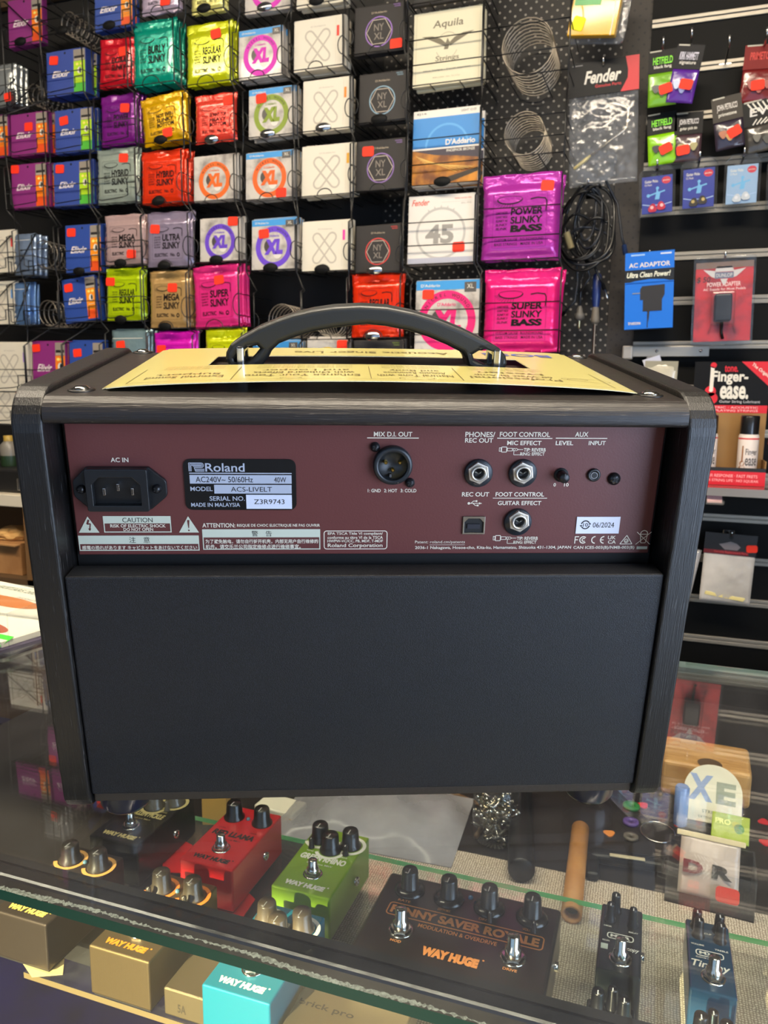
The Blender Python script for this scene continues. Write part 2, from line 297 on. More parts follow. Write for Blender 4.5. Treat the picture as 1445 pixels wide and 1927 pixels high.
for (s,x0,x1,z0,z1,bo) in [('AC IN',-0.14515,-0.13539,0.21877,0.22141,1),('RISK OF ELECTRIC SHOCK',-0.14907,-0.11781,0.17998,0.18194,1),('DO NOT OPEN',-0.14184,-0.12504,0.17780,0.17969,1),('感電の恐れがあります キャビネットをあけないでください',-0.16630,-0.10068,0.16630,0.16882,1),('ATTENTION:',-0.09691,-0.07806,0.17990,0.18255,1),('RISQUE DE CHOC ELECTRIQUE NE PAS OUVRIR',-0.07706,-0.02921,0.18002,0.18206,1),('为了避免触电，请勿自行拆开机壳，内部无用户自行维修的',-0.09572,-0.03033,0.16984,0.17257,1),('机件。请交乐兰公司指定维修点进行维修事宜。',-0.09575,-0.04059,0.16661,0.16935,1),('EPA TSCA Title VI compliant/',-0.02473,0.00758,0.17479,0.17689,1),('conforme au titre VI de la TSCA',-0.02493,0.00762,0.17265,0.17449,1),('HWPW-VC/CC, PB, MDF, T-MDF',-0.02495,0.00767,0.17021,0.17222,1),('Roland Corporation',-0.02478,0.00747,0.16681,0.16981,1),('MIX D.I. OUT',0.00141,0.02312,0.23424,0.23702,1),('1: GND',-0.00162,0.00585,0.20138,0.20343,1),('2: HOT',0.00778,0.01536,0.20139,0.20345,1),('3: COLD',0.01730,0.02644,0.20141,0.20347,1),('Patent: roland.cm/patents',0.02668,0.05636,0.16928,0.17151,0),('2036-1 Nakagawa, Hosoe-cho, Kita-ku, Hamamatsu, Shizuoka 431-1304, JAPAN',0.02679,0.12056,0.16559,0.16805,1),('CAN ICES-003(B)/NMB-003(B)',0.12198,0.15931,0.16540,0.16787,1),('PHONES/',0.05318,0.07019,0.23424,0.23725,1),('REC OUT',0.05318,0.06926,0.23099,0.23368,1),('FOOT CONTROL',0.07284,0.10168,0.23451,0.23734,1),('MIC EFFECT',0.07742,0.09712,0.22967,0.23221,1),('TIP: REVERB',0.08725,0.09996,0.22589,0.22801,1),('RING: EFFECT',0.08541,0.09955,0.22356,0.22550,1),('AUX',0.11616,0.12382,0.23469,0.23754,1),('LEVEL',0.10542,0.11555,0.22978,0.23224,1),('INPUT',0.12451,0.13442,0.22988,0.23234,1),('0',0.10636,0.10780,0.20511,0.20718,1),('10',0.11257,0.11530,0.20512,0.20719,1),('REC OUT',0.05305,0.06898,0.19888,0.20153,1),('FOOT CONTROL',0.07279,0.10139,0.19891,0.20157,1),('GUITAR EFFECT',0.07443,0.10006,0.19361,0.19617,1),('TIP: REVERB',0.08733,0.09988,0.17173,0.17386,1),('RING: EFFECT',0.08547,0.09928,0.16939,0.17129,1),('UK',0.14235,0.14721,0.17210,0.17434,1),('CA',0.14267,0.14754,0.16930,0.17155,1)]: cp.text(s,x0,x1,z0,z1,yp,CREAM,bo*1.4)
def PR(q): return q
for q in ((-0.0023,0.0268,0.2332,0.2337),(0.0715,0.1032,0.2334,0.2339),(0.1052,0.1350,0.2336,0.2341),(0.0713,0.1033,0.1977,0.1981),(0.0353,0.0564,0.1687,0.1689)): cp.rect(*q,yp,CREAM)
def boxed(q,zf):   # warning box: filled band on top of a framed band
    cp.frame(*q,.0006,yp,PALE); cp.rect(q[0],q[1],zf,q[3],yp-.00002,PALE)
boxed((-0.1528,-0.1146,0.1769,0.1869),0.18245); boxed((-0.1679,-0.0993,0.1656,0.1750),0.16978); boxed((-0.0972,-0.0291,0.1661,0.1788),0.17376)
for (s,x0,x1,z0,z1,bo) in [('CAUTION',-0.14194,-0.12485,0.18314,0.18592,0),('注\u3000意',-0.13915,-0.12744,0.17051,0.17426,0),('警\u3000告',-0.06879,-0.05719,0.17433,0.17789,0)]: cp.text(s,x0,x1,z0,z1,yp-.0001,INK,bo)
for q in ((-0.1671,-0.1555,0.1768,0.1867),(-0.1104,-0.0990,0.1768,0.1868)): cp.poly([(q[0],yp,q[2]),(q[1],yp,q[2]),((q[0]+q[1])/2,yp,q[3])],PALE)
q=(-0.1671,-0.1555,0.1768,0.1867); c=(q[0]+q[1])/2; h=q[3]-q[2]
cp.line([(c+.0004,q[2]+h*.80),(c-.0006,q[2]+h*.52)],.0011,yp-.0001,MAR); cp.line([(c-.0006,q[2]+h*.52),(c+.0012,q[2]+h*.56)],.0007,yp-.0001,MAR); cp.line([(c+.0012,q[2]+h*.56),(c+.0006,q[2]+h*.22)],.0007,yp-.0001,MAR)
cp.poly([(c-.0004,yp-.0001,q[2]+h*.26),(c+.0005,yp-.0001,q[2]+h*.10),(c+.0015,yp-.0001,q[2]+h*.26)],MAR)
q=(-0.1104,-0.0990,0.1768,0.1868); c=(q[0]+q[1])/2
cp.poly([(c-.0007,yp-.0001,q[2]+h*.78),(c-.0002,yp-.0001,q[2]+h*.28),(c+.0002,yp-.0001,q[2]+h*.28),(c+.0007,yp-.0001,q[2]+h*.78)],MAR); cp.disc(c,q[2]+h*.14,.0005,yp-.0001,MAR,10)
cp.frame(*(-0.0271,0.0103,0.1661,0.1779),.0005,yp,CREAM,.0018)
def plug(q):   # little drawing of a stereo plug
    x0,x1,z0,z1=q; w=x1-x0; zc=z0+(z1-z0)*.62; k=(z1-z0)*.3
    cp.frame(x0,x0+w*.09,zc-k*.7,zc+k*.7,.0003,yp,CREAM); cp.frame(x0+w*.09,x0+w*.33,zc-k,zc+k,.0004,yp,CREAM,.0005); cp.frame(x0+w*.33,x0+w*.56,zc-k*.55,zc+k*.55,.0003,yp,CREAM)
    cp.frame(x0+w*.58,x0+w*.68,zc-k*.5,zc+k*.5,.0003,yp,CREAM,.0003); cp.line([(x0+w*.7,zc+k*.5),(x0+w*.8,zc),(x0+w*.7,zc-k*.5)],.0003,yp,CREAM); cp.line([(x0+w*.8,zc),(x1,zc)],.0003,yp,CREAM)
    cp.line([(x0+w*.62,zc-k*.5),(x0+w*.62,z0+.0004),(x1-w*.06,z0+.0004)],.0003,yp,CREAM)
plug((0.0730,0.0869,0.2236,0.2292)); plug((0.0730,0.0870,0.1692,0.1753))
x0,x1,z0,z1=(0.0568,0.0650,0.1927,0.1967); zc=(z0+z1)/2   # usb trident
cp.line([(x0,zc),(x1,zc)],.0004,yp,CREAM); cp.disc(x0+.0006,zc,.0008,yp,CREAM,10); cp.poly([(x1-.0016,yp,zc-.0007),(x1,yp,zc),(x1-.0016,yp,zc+.0007)],CREAM)
cp.line([(x0+.0018,zc),(x0+.0032,z1-.0006),(x0+.0048,z1-.0006)],.0004,yp,CREAM); cp.disc(x0+.005,z1-.0006,.0006,yp,CREAM,8); cp.line([(x0+.003,zc),(x0+.0044,z0+.0007),(x0+.0056,z0+.0007)],.0004,yp,CREAM); cp.rect(x0+.0053,x0+.0064,z0+.0002,z0+.0012,yp,CREAM)
x0,x1,z0,z1=(0.1222,0.1299,0.1694,0.1741); h=z1-z0; cx_=x0+h*.62+h*.5; zc=(z0+z1)/2   # FCC, CE, tick and bin marks
cp.rect(x0,x0+.0006,z0,z1,yp,CREAM); cp.rect(x0,x0+.0026,z1-.0006,z1,yp,CREAM); cp.rect(x0,x0+.0021,zc-.0002,zc+.0004,yp,CREAM)
cp.ring(cx_,zc,h*.36,h*.5,yp,CREAM,24,1,R(45),R(315)); cp.ring(cx_+.0003,zc,h*.14,h*.26,yp,CREAM,18,1,R(45),R(315))
x0,x1,z0,z1=(0.1323,0.1401,0.1693,0.1742); h=z1-z0; zc=(z0+z1)/2
cp.ring(x0+h/2,zc,h*.36,h*.5,yp,CREAM,20,1,R(90),R(270)); cp.ring(x1,zc,h*.36,h*.5,yp,CREAM,20,1,R(90),R(270)); cp.rect(x1-h*.42,x1-h*.05,zc-.0003,zc+.0003,yp,CREAM)
x0,x1,z0,z1=(0.1501,0.1575,0.1691,0.1746); c=(x0+x1)/2; h=z1-z0
cp.line([(x0,z0),(x1,z0),(c,z1),(x0,z0)],.00045,yp,CREAM); cp.ring(c,z0+h*.36,h*.17,h*.25,yp,CREAM,16,1,R(60),R(380)); cp.line([(c-.0006,z0+h*.36),(c,z0+h*.26),(c+.001,z0+h*.52)],.0004,yp,CREAM)
x0,x1,z0,z1=(0.1598,0.1685,0.1688,0.1767); c=(x0+x1)/2; h=z1-z0
cp.line([(x0,z0),(x1,z1)],.0004,yp,CREAM); cp.line([(x0,z1),(x1,z0)],.0004,yp,CREAM); cp.line([(c-.0022,z1-.0014),(c-.0014,z0+.001),(c+.0014,z0+.001),(c+.0022,z1-.0014)],.0004,yp,CREAM); cp.ring(c,z1-.0012,.0019,.0024,yp,CREAM,14,1,0,R(180)); cp.line([(c-.0026,z1-.0014),(c+.0026,z1-.0014)],.0005,yp,CREAM)
cp.rect(*(0.1607,0.1672,0.1657,0.1675),yp,PALE)
cp.build('connection_plate',amp)
# rating plate
b=MB(); q=(-0.1054,-0.0425,0.1908,0.2209); b.rrect(*q,.004,YP-.0002,mat((10,10,11),.35),.0006); yr=YP-.0009
SIL=mat((176,182,196),.4,name='silver_print')
for (s,x0,x1,z0,z1,bo) in [('Roland',-0.09318,-0.07123,0.21359,0.21856,1),('MODEL',-0.10216,-0.08971,0.20215,0.20477,1),('SERIAL NO.',-0.09173,-0.07182,0.19637,0.19909,1),('MADE IN MALAYSIA',-0.10230,-0.07469,0.19275,0.19515,1)]: b.text(s,x0,x1,z0,z1,yr,SIL,bo)
for q in ((-0.1023,-0.0449,0.2124,0.2130),(-0.1022,-0.0450,0.2066,0.2117),(-0.0888,-0.0451,0.2007,0.2059)): b.rect(*q,yr,SIL)
for (s,x0,x1,z0,z1,bo) in [('AC240V~ 50/60Hz',-0.09887,-0.06681,0.20738,0.21071,0),('40W',-0.05488,-0.04809,0.20742,0.21048,0),('ACS-LIVELT',-0.07940,-0.05625,0.20188,0.20467,0)]: b.text(s,x0,x1,z0,z1,yr-.0001,INK,bo)
x0,x1,z0,z1=(-0.1023,-0.0937,0.2138,0.2187); h=z1-z0   # folded-ribbon R emblem
for k in range(3):
    d=k*h*.13; b.line([(x0+d,z0),(x0+d,z1-d),(x1-h*.35,z1-d)],.00035,yr,SIL); b.ring(x1-h*.35,z1-h*.28,h*.28-d-.00017,h*.28-d+.00017,yr,SIL,12,1,R(-90),R(90))
    b.line([(x1-h*.35,z0+h*.44+d*.999),(x0+h*.62-d,z0+h*.44+d)],.00035,yr,SIL)
    b.line([(x0+h*.62+d*.2,z0+h*.44-d),(x0+h*.62+h*.12,z0+d),(x1,z0+d)],.00035,yr,SIL)
o=b.build('rating_plate',amp); o['label']='black rating plate with silver lettering'
b=MB(); q=(-0.0710,-0.0451,0.1917,0.2001); b.box(q[0],q[1],YP-.0014,YP-.0009,q[2],q[3],mat((214,218,232),.35))
for (s,x0,x1,z0,z1,bo) in [('Z3R9743',-0.06657,-0.04927,0.19456,0.19745,0)]: b.text(s,x0,x1,z0,z1,YP-.0015,INK,bo)
b.build('serial_sticker',o)
b=MB(); q=(0.1223,0.1484,0.1759,0.1864); b.box(q[0],q[1],YP-.0006,YP-.0001,q[2],q[3],mat((222,222,232),.4))
for (s,x0,x1,z0,z1,bo) in [('06/2024',0.13215,0.14505,0.17976,0.18299,0),('10',0.12630,0.12919,0.18028,0.18263,1)]: b.text(s,x0,x1,z0,z1,YP-.0007,INK,bo)
c=(0.1277,0.1815); b.ring(c[0],c[1],.0021,.0028,YP-.0007,INK,20,1,R(30),R(170)); b.ring(c[0],c[1],.0021,.0028,YP-.0007,INK,20,1,R(210),R(350))
for sg in (1,-1): b.poly([(c[0]+sg*.0017,YP-.0007,c[1]+sg*.0002),(c[0]+sg*.0034,YP-.0007,c[1]+sg*.0002),(c[0]+sg*.0026,YP-.0007,c[1]+sg*.0014)],INK)
o=b.build('date_sticker',amp); o['label']='white date sticker'
def screw(parent,x,z,y,r,name='screw'):
    b=MB(); b.lathe([(r*1.02,0),(r,.0012),(r*.6,.0026),(.0001,.003)],mat((34,34,36),.28,.4),18,(x,y,z),'y'); yy=y-.0029
    for a in (.6,2.17): b.line([(x-r*.55*math.cos(a),z-r*.55*math.sin(a)),(x+r*.55*math.cos(a),z+r*.55*math.sin(a))],r*.28,yy-.0002,mat((2,2,2),.6)); 
    return b.build(name,parent)
# mains inlet
x0,x1,z0,z1=(-0.1585,-0.1243,0.1917,0.2165); xa,xb=-0.16557,-0.11603; zc=(z0+z1)/2
PL=mat((22,24,27),.36,bump=(700,.15,.0004),name='inlet_plastic')
b=MB(); b.prism([rounded([(x0,z0),(x1,z0),(xb+.001,zc-.0045),(xb+.001,zc+.0045),(x1,z1),(x0,z1),(xa-.001,zc+.0045),(xa-.001,zc-.0045)],[.001,.001,.004,.004,.001,.001,.004,.004],4)],YP-.0028,YP,PL,.0005)
q=(-0.1558,-0.1276,0.1944,0.2126); cc=.0052
hole=[(q[0]+.001,q[2]+.001),(q[1]-.001,q[2]+.001),(q[1]-.001,q[3]-cc),(q[1]-cc,q[3]-.001),(q[0]+cc,q[3]-.001),(q[0]+.001,q[3]-cc)]
b.prism([rounded([(x0,z0),(x1,z0),(x1,z1),(x0,z1)],[.0015]*4,4),hole],YP-.007,YP-.0028,PL,.0005)
b.prism([[(a*1.0,c) for a,c in hole]],YP-.0031,YP-.0028,mat((5,5,6),.4))
o=b.build('mains_inlet',amp)
for pt in ((-0.1487,0.2040),(-0.1409,0.2066),(-0.1332,0.2041)):
    b=MB(); b.box(pt[0]-.0008,pt[0]+.0008,YP-.0062,YP-.003,pt[1]-.0028,pt[1]+.0012,CHR,.0002); b.build('contact_pin',o)
for pt in ((-0.1619,0.2039),(-0.1203,0.2042)): screw(o,pt[0],pt[1],YP-.0028,.0026)
# microphone-type output socket
c=(0.0123,0.2181)
b=MB(); b.lathe([(.0112,0),(.0112,.0035),(.0106,.0045),(.0085,.0048),(.0083,.0042),(.0082,.0005),(.0001,.0005)],mat((26,30,34),.38),40,(c[0],YP,c[1]),'y',cap=False); o=b.build('output_socket',amp)
for dx,dz in ((-.0040,.0018),(.0040,.0018),(0,-.0026)):
    b=MB(); b.lathe([(.0011,0),(.0011,.003),(.0006,.0036)],mat((214,180,96),.25,1),12,(c[0]+dx,YP-.0005,c[1]+dz),'y'); b.build('contact_pin',o)
b=MB(); b.box(c[0]-.0018,c[0]-.0006,YP-.0035,YP-.0006,c[1]-.0068,c[1]-.005,mat((70,70,70),.4)); b.build('latch_tab',o)
for pt in ((0.0022,0.2283),(0.0225,0.2073)): screw(o,pt[0],pt[1],YP,.0028)
# three jack sockets
NUT=mat((206,201,190),.3,.75,name='nickel')
for (cx_,cz_),(nx_,nz_) in (((0.0618,0.2132),(0.0613,0.2141)),((0.0876,0.2132),(0.0869,0.2142)),((0.0869,0.1833),(0.0869,0.1848))):
    b=MB(); b.lathe([(.0083,0),(.0083,.0012),(.0078,.0022),(.0001,.0022)],mat((34,37,42),.4,bump=(500,.3,.0004)),36,(cx_,YP,cz_),'y'); o=b.build('jack_socket',amp)
    b=MB(); yn=YP-.0022; hexo=[(nx_+.0066*math.cos(R(60*k+38)),nz_+.0066*math.sin(R(60*k+38))) for k in range(6)]
    b.prism([hexo,[(nx_+.0042*math.cos(R(15*k)),nz_+.0042*math.sin(R(15*k))) for k in range(24)]],yn-.0026,yn,NUT,.0005); b.lathe([(.0046,.0026),(.0046,.0036),(.0041,.0040),(.0034,.0040),(.0033,.0005)],NUT,28,(nx_,yn,nz_),'y',cap=False); b.build('hex_nut',o)
    b=MB(); b.lathe([(.0034,.0008),(.0034,.0002),(.0001,.0002)],mat((6,6,7),.5),20,(nx_,yn,nz_),'y',cap=False); b.tube([(nx_-.002,yn-.0012,nz_+.0006),(nx_,yn-.002,nz_-.0004),(nx_+.002,yn-.0018,nz_+.001)],.0005,mat((90,88,80),.35,.6)); b.build('spring_contact',o)
# level knob, aux input, plate screw, usb port
c=(0.1103,0.2121); d=(0.1089,0.2128)
b=MB(); b.lathe([(.0042,0),(.0042,.0008),(.0001,.0008)],mat((8,8,8),.6),24,(c[0],YP,c[1]),'y'); b.lathe([(.0031,.0006),(.0030,.0072),(.0026,.0080),(.0001,.0081)],mat((16,16,17),.4),24,(c[0],YP,c[1]),'y'); b.box(c[0]-.0003,c[0]+.0003,YP-.0084,YP-.0070,c[1]+.0004,c[1]+.0029,mat((60,60,60),.4)); b.build('level_knob',amp)
c=(0.1294,0.2122)
b=MB(); b.lathe([(.0039,0),(.0039,.0012),(.0034,.0016),(.0022,.0016),(.0021,.0002),(.0001,.0002)],mat((24,24,26),.35),28,(c[0],YP,c[1]),'y',cap=False); b.ring(c[0],c[1],.0016,.0021,YP-.0017,mat((120,120,122),.3,.8)); b.disc(c[0],c[1],.0016,YP-.00165,mat((8,8,9),.5)); b.build('aux_socket',amp)
c=(0.1417,0.2099); screw(amp,c[0],c[1],YP,.0037,'plate_screw')
q=(0.0543,0.0676,0.1757,0.1868)
b=MB(); b.prism([rounded([(q[0],q[2]),(q[1],q[2]),(q[1],q[3]),(q[0],q[3])],[.0004]*4,2),[(q[0]+.0010,q[2]+.0010),(q[1]-.001,q[2]+.001),(q[1]-.001,q[3]-.0036),(q[1]-.0032,q[3]-.0013),(q[0]+.0032,q[3]-.0013),(q[0]+.001,q[3]-.0036)]],YP-.0012,YP+.0002,mat((158,152,140),.3,.9),.0002)
b.rect(q[0]+.0004,q[1]-.0004,q[2]+.0004,q[3]-.0004,YP-.0002,mat((8,8,9),.5)); b.box(q[0]+.0028,q[1]-.0030,YP-.0011,YP-.0003,q[2]+.0036,q[2]+.0064,mat((40,42,50),.35)); b.build('usb_socket',amp)
# bolts on the top, handle, feet
for x,y in ((-.1575,.024),(.1575,.024),(-.162,.180),(.162,.180)):
    b=MB(); b.lathe([(.0072,0),(.0072,.0006),(.0052,.0010),(.0050,.0004)],mat((9,9,9),.4),28,(x,y,.2585),'z',cap=False); b.lathe([(.0046,.0004),(.0046,.0012),(.0030,.0024),(.0001,.0027)],mat((190,190,186),.16,1),24,(x,y,.2585),'z'); b.build('bolt',amp)
HO=[(-0.0891,0.2609),(-0.0912,0.2648),(-0.0907,0.2693),(-0.0875,0.2745),(-0.0809,0.2790),(-0.0692,0.2855),(-0.0575,0.2903),(-0.0472,0.2939),(-0.0343,0.2970),(-0.0215,0.2990),(-0.0048,0.3001),(0.0011,0.2999),(0.0125,0.2994),(0.0289,0.2965),(0.0455,0.2920),(0.0623,0.2858),(0.0760,0.2795),(0.0864,0.2739),(0.0909,0.2690),(0.0921,0.2641),(0.0907,0.2602),(0.0874,0.2590),(0.0789,0.2593),(0.0704,0.2600),(0.0660,0.2626),(0.0646,0.2671),(0.0617,0.2708),(0.0511,0.2759),(0.0393,0.2806),(0.0259,0.2845),(0.0111,0.2870),(-0.0004,0.2880),(-0.0047,0.2876),(-0.0215,0.2855),(-0.0345,0.2830),(-0.0462,0.2794),(-0.0566,0.2752),(-0.0619,0.2703),(-0.0646,0.2651),(-0.0680,0.2609),(-0.0739,0.2591),(-0.0818,0.2591)]; H1=[(-0.0844,0.2649),(-0.0814,0.2688),(-0.0767,0.2727),(-0.0708,0.2738),(-0.0690,0.2719),(-0.0737,0.2663),(-0.0777,0.2624),(-0.0810,0.2604),(-0.0840,0.2616)]; H2=[(0.0690,0.2696),(0.0730,0.2721),(0.0780,0.2730),(0.0832,0.2711),(0.0860,0.2673),(0.0854,0.2623),(0.0822,0.2606),(0.0752,0.2639),(0.0700,0.2663)]
RUB=mat((27,29,30),.42,bump=(800,.12,.0005),name='handle_rubber')
b=MB(); b.prism([HO,H1,H2],.1025,.1275,RUB,.0035,4); hd=b.build('carrying_handle',amp)
for x in (-.0812,.0845):
    b=MB(); b.box(x-.0024,x+.0024,.1005,.1065,.2585,.2735,CHR,.0012); b.box(x-.0024,x+.0024,.1065,.126,.2690,.2730,CHR,.001); b.box(x-.0024,x+.0024,.1235,.1295,.2585,.2735,CHR,.0012); b.box(x-.009,x+.009,.098,.132,.2585,.2595,CHR,.0004); b.build('handle_bracket',hd)
for x,y,h in ((-.157,.024,.0157),(.150,.024,.0157),(-.14,.19,.0435),(.14,.19,.0435)):
    b=MB(); b.lathe([(.0165,.0),(.0165,-h+.004),(.0148,-h+.001),(.012,-h)],mat((26,28,40),.34,coat=.4),32,(x,y,.0036),'z'); b.build('foot',amp)
# ------------------------------------------------------------------ gold card lying on the amplifier
gc=thing('promotional_card','gold-cream promotional card with upside-down print, slotted over the amplifier\'s handle','card',amp.location,amp.rotation_euler)
GOLD=mat((178,169,104),.3,coat=.35,name='gold_card'); GI=mat((92,80,44),.5,name='brown_print')
X0,X1,Y0,Y1=-.147,.151,.022,.183
def ch(x,y):   # the sheet springs up along its near edge
    u=(x-X0)/(X1-X0); w=(y-Y0)/(Y1-Y0); e=max(0,math.sin(math.pi*min(max(u,0),1)))
    return .2592+.0062*(e**.55)*(1-.55*w)+.0012*w
b=MB(); nx,ny=96,44; vid={}; SLX0,SLX1,SLY0,SLY1=-.099,.104,.093,.137
def inside(x,y):
    if SLX0<x<SLX1 and SLY0<y<SLY1: return False
    r=.010
    for cx_,sx in ((X0,1),(X1,-1)):
        for cy_,sy in ((Y0,1),(Y1,-1)):
            dx=r-(x-cx_)*sx; dy=r-(y-cy_)*sy
            if dx>0 and dy>0 and dx*dx+dy*dy>r*r: return False
    return True
vs=[];fs=[]
for i in range(nx):
    for j in range(ny):
        x=X0+(X1-X0)*(i+.5)/nx; y=Y0+(Y1-Y0)*(j+.5)/ny
        if not inside(x,y): continue
        f=[]
        for a,c in ((i,j),(i+1,j),(i+1,j+1),(i,j+1)):
            if (a,c) not in vid:
                px=X0+(X1-X0)*a/nx; py=Y0+(Y1-Y0)*c/ny; vid[a,c]=len(vs); vs.append((px,py,ch(px,py)))
            f.append(vid[a,c])
        fs.append(f)
n=len(vs); b.add(vs+[(x,y,z-.0005) for x,y,z in vs],[tuple(f) for f in fs]+[tuple(n+a for a in reversed(f)) for f in fs],GOLD,True)
cnt={}
for f in fs:
    for a,c in zip(f,f[1:]+f[:1]): cnt[a,c]=1
for (a,c) in list(cnt):
    if (c,a) not in cnt: b.add([vs[a],vs[c],(vs[c][0],vs[c][1],vs[c][2]-.0005),(vs[a][0],vs[a][1],vs[a][2]-.0005)],[(1,0,3,2)],mat((236,226,180),.4))
b.build('card_sheet',gc)
b=MB()
def ct_text(s,x0,x1,y0,y1,m=GI,bold=0):   # print reads from the far side
    v_,f_,a,c,d,e=textmesh(s,bold); out=[]
    for px,py in v_:
        x=x1-(px-a)/(c-a)*(x1-x0); y=y1-(py-d)/max(e-d,1e-6)*(y1-y0); out.append((x,y,ch(x,y)+.0003))
    b.add(out,f_,m)
def ct_line(pts,w=.0004,m=GI):
    P=[]
    for (xa,ya),(xb,yb) in zip(pts,pts[1:]):
        k=max(1,int(math.hypot(xb-xa,yb-ya)/.008)); P+=[(xa+(xb-xa)*i/k,ya+(yb-ya)*i/k) for i in range(k)]
    P.append(pts[-1])
    for (xa,ya),(xb,yb) in zip(P,P[1:]):
        l=math.hypot(xb-xa,yb-ya) or 1; ox,oy=-(yb-ya)/l*w/2,(xb-xa)/l*w/2
        b.poly([(x,y,ch(x,y)+.00028) for x,y in ((xa+ox,ya+oy),(xb+ox,yb+oy),(xb-ox,yb-oy),(xa-ox,ya-oy))],m)
ct_line([(X0+.012,Y0+.007),(X1-.012,Y0+.007),(X1-.012,.080)]); ct_line([(X0+.012,Y0+.007),(X0+.012,.080)])
for x in (-.078,.0,.052): ct_line([(x,Y0+.007),(x,.08)])
for i,(s,x0,x1) in enumerate((("Professional|60-Watt Bi-Amp|Design",.058,.112),("Natural Tone with|Acoustic Resonance|and Body",.004,.048),("Enhance Your Tone|with Onboard Effects|and Looper",-.072,-.006),("External Sound|Support",-.128,-.084))):
    for k,l in enumerate(s.split('|')): ct_text(l,x0+.004*k,x1-.003*k,.040+.011*k,.047+.011*k,GI,.6)
    for k in range(3): ct_text("acoustic amplifier with rich reverb and chorus",x0+.004,x1-.004,.0735+.005*k,.0765+.005*k)
for cx_,cy_,rx in ((.130,.05,.013),(.122,.052,.008),(.026,.033,.010),(-.045,.033,.006)):
    ct_line([(cx_+rx*math.cos(R(20*k)),cy_+rx*.45*math.sin(R(20*k))) for k in range(19)],.0004)
ct_text("BOSS",.085,.135,.152,.166,mat((70,84,150),.4),1); ct_text("Acoustic Singer Live",-.05,.06,.150,.164,GI,.6)
b.build('printed_text',gc)
# ------------------------------------------------------------------ wall panels behind the goods
def pegmat(name,base,hole):
    m_=bpy.data.materials.new(name); m_.use_nodes=True; t_=m_.node_tree; n_=t_.nodes; bs=n_['Principled BSDF']; bs.inputs['Roughness'].default_value=.55; L_=t_.links
    tc=n_.new('ShaderNodeTexCoord'); fac=None
    for off in ((0,0,0),(.5,0,.5)):   # staggered grid of punched holes, every 25 mm
        mp=n_.new('ShaderNodeMapping'); mp.inputs['Scale'].default_value=(43,0,43); mp.inputs['Location'].default_value=off; L_.new(tc.outputs['Object'],mp.inputs[0])
        fr_=n_.new('ShaderNodeVectorMath'); fr_.operation='FRACTION'; L_.new(mp.outputs[0],fr_.inputs[0])
        ds=n_.new('ShaderNodeVectorMath'); ds.operation='DISTANCE'; ds.inputs[1].default_value=(.5,0,.5); L_.new(fr_.outputs[0],ds.inputs[0])
        lt=n_.new('ShaderNodeMath'); lt.operation='LESS_THAN'; lt.inputs[1].default_value=.11; L_.new(ds.outputs['Value'],lt.inputs[0])
        if fac is None: fac=lt.outputs[0]
        else:
            mxn=n_.new('ShaderNodeMath'); mxn.operation='MAXIMUM'; L_.new(fac,mxn.inputs[0]); L_.new(lt.outputs[0],mxn.inputs[1]); fac=mxn.outputs[0]
    mxc=n_.new('ShaderNodeMix'); mxc.data_type='RGBA'; mxc.inputs[6].default_value=lin(base); mxc.inputs[7].default_value=lin(hole); L_.new(fac,mxc.inputs[0]); L_.new(mxc.outputs[2],bs.inputs['Base Color'])
    return m_
PEG=pegmat('pegboard_painted_backlight',(24,20,17),(150,142,132))  # pale hole colour paints the bright wall showing through from behind
SX0=-0.056
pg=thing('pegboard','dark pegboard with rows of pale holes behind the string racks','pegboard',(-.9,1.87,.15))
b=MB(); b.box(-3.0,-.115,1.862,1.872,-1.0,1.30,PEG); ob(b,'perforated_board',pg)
b=MB(); b.box(-.1145,SX0,1.862,1.872,-1.0,1.30,pegmat('pegboard_without_backlight',(40,32,26),(14,11,9))); ob(b,'perforated_board',pg)  # same board where the backlight ends: dark holes and browner tone painted in
b=MB(); b.box(-3.0,-.66,1.8605,1.8618,-1.0,1.30,mat((14,12,11),.6)); 
b.box(-3.0,SX0,1.84,1.872,1.30,1.36,mat((96,74,52),.6)); ob(b,'backing_strip',pg)
sw=thing('slatwall','black slatwall with aluminium rails on the right side of the shop wall','slatwall',(.5,1.87,.2))
SLB=mat((9,9,9),.55,spec=.15,bump=(60,.1,.002)); ALU=mat((150,144,134),.42,.6,name='aluminium')
zs=[]; z=0.5596; dz=0.0948
zs=[z+dz*k for k in range(-15,8)]
b=MB()
for z0,z1 in zip(zs,zs[1:]): b.box(SX0,1.0,1.855,1.875,z0+.009,z1-.009,SLB)
b.box(SX0,1.0,1.868,1.875,zs[0],zs[-1],DARK); ob(b,'slat_board',sw)
for z in zs[:-1]:
    if z>.64 and z<.66: pass
    b=MB(); b.box(SX0,1.0,1.851,1.857,z+.0012,z+.0088,ALU,.001); b.box(SX0,1.0,1.851,1.857,z-.0088,z-.0004,ALU,.001); b.box(SX0,1.0,1.8545,1.860,z-.003,z+.003,ALU); ob(b,'aluminium_rail',sw)
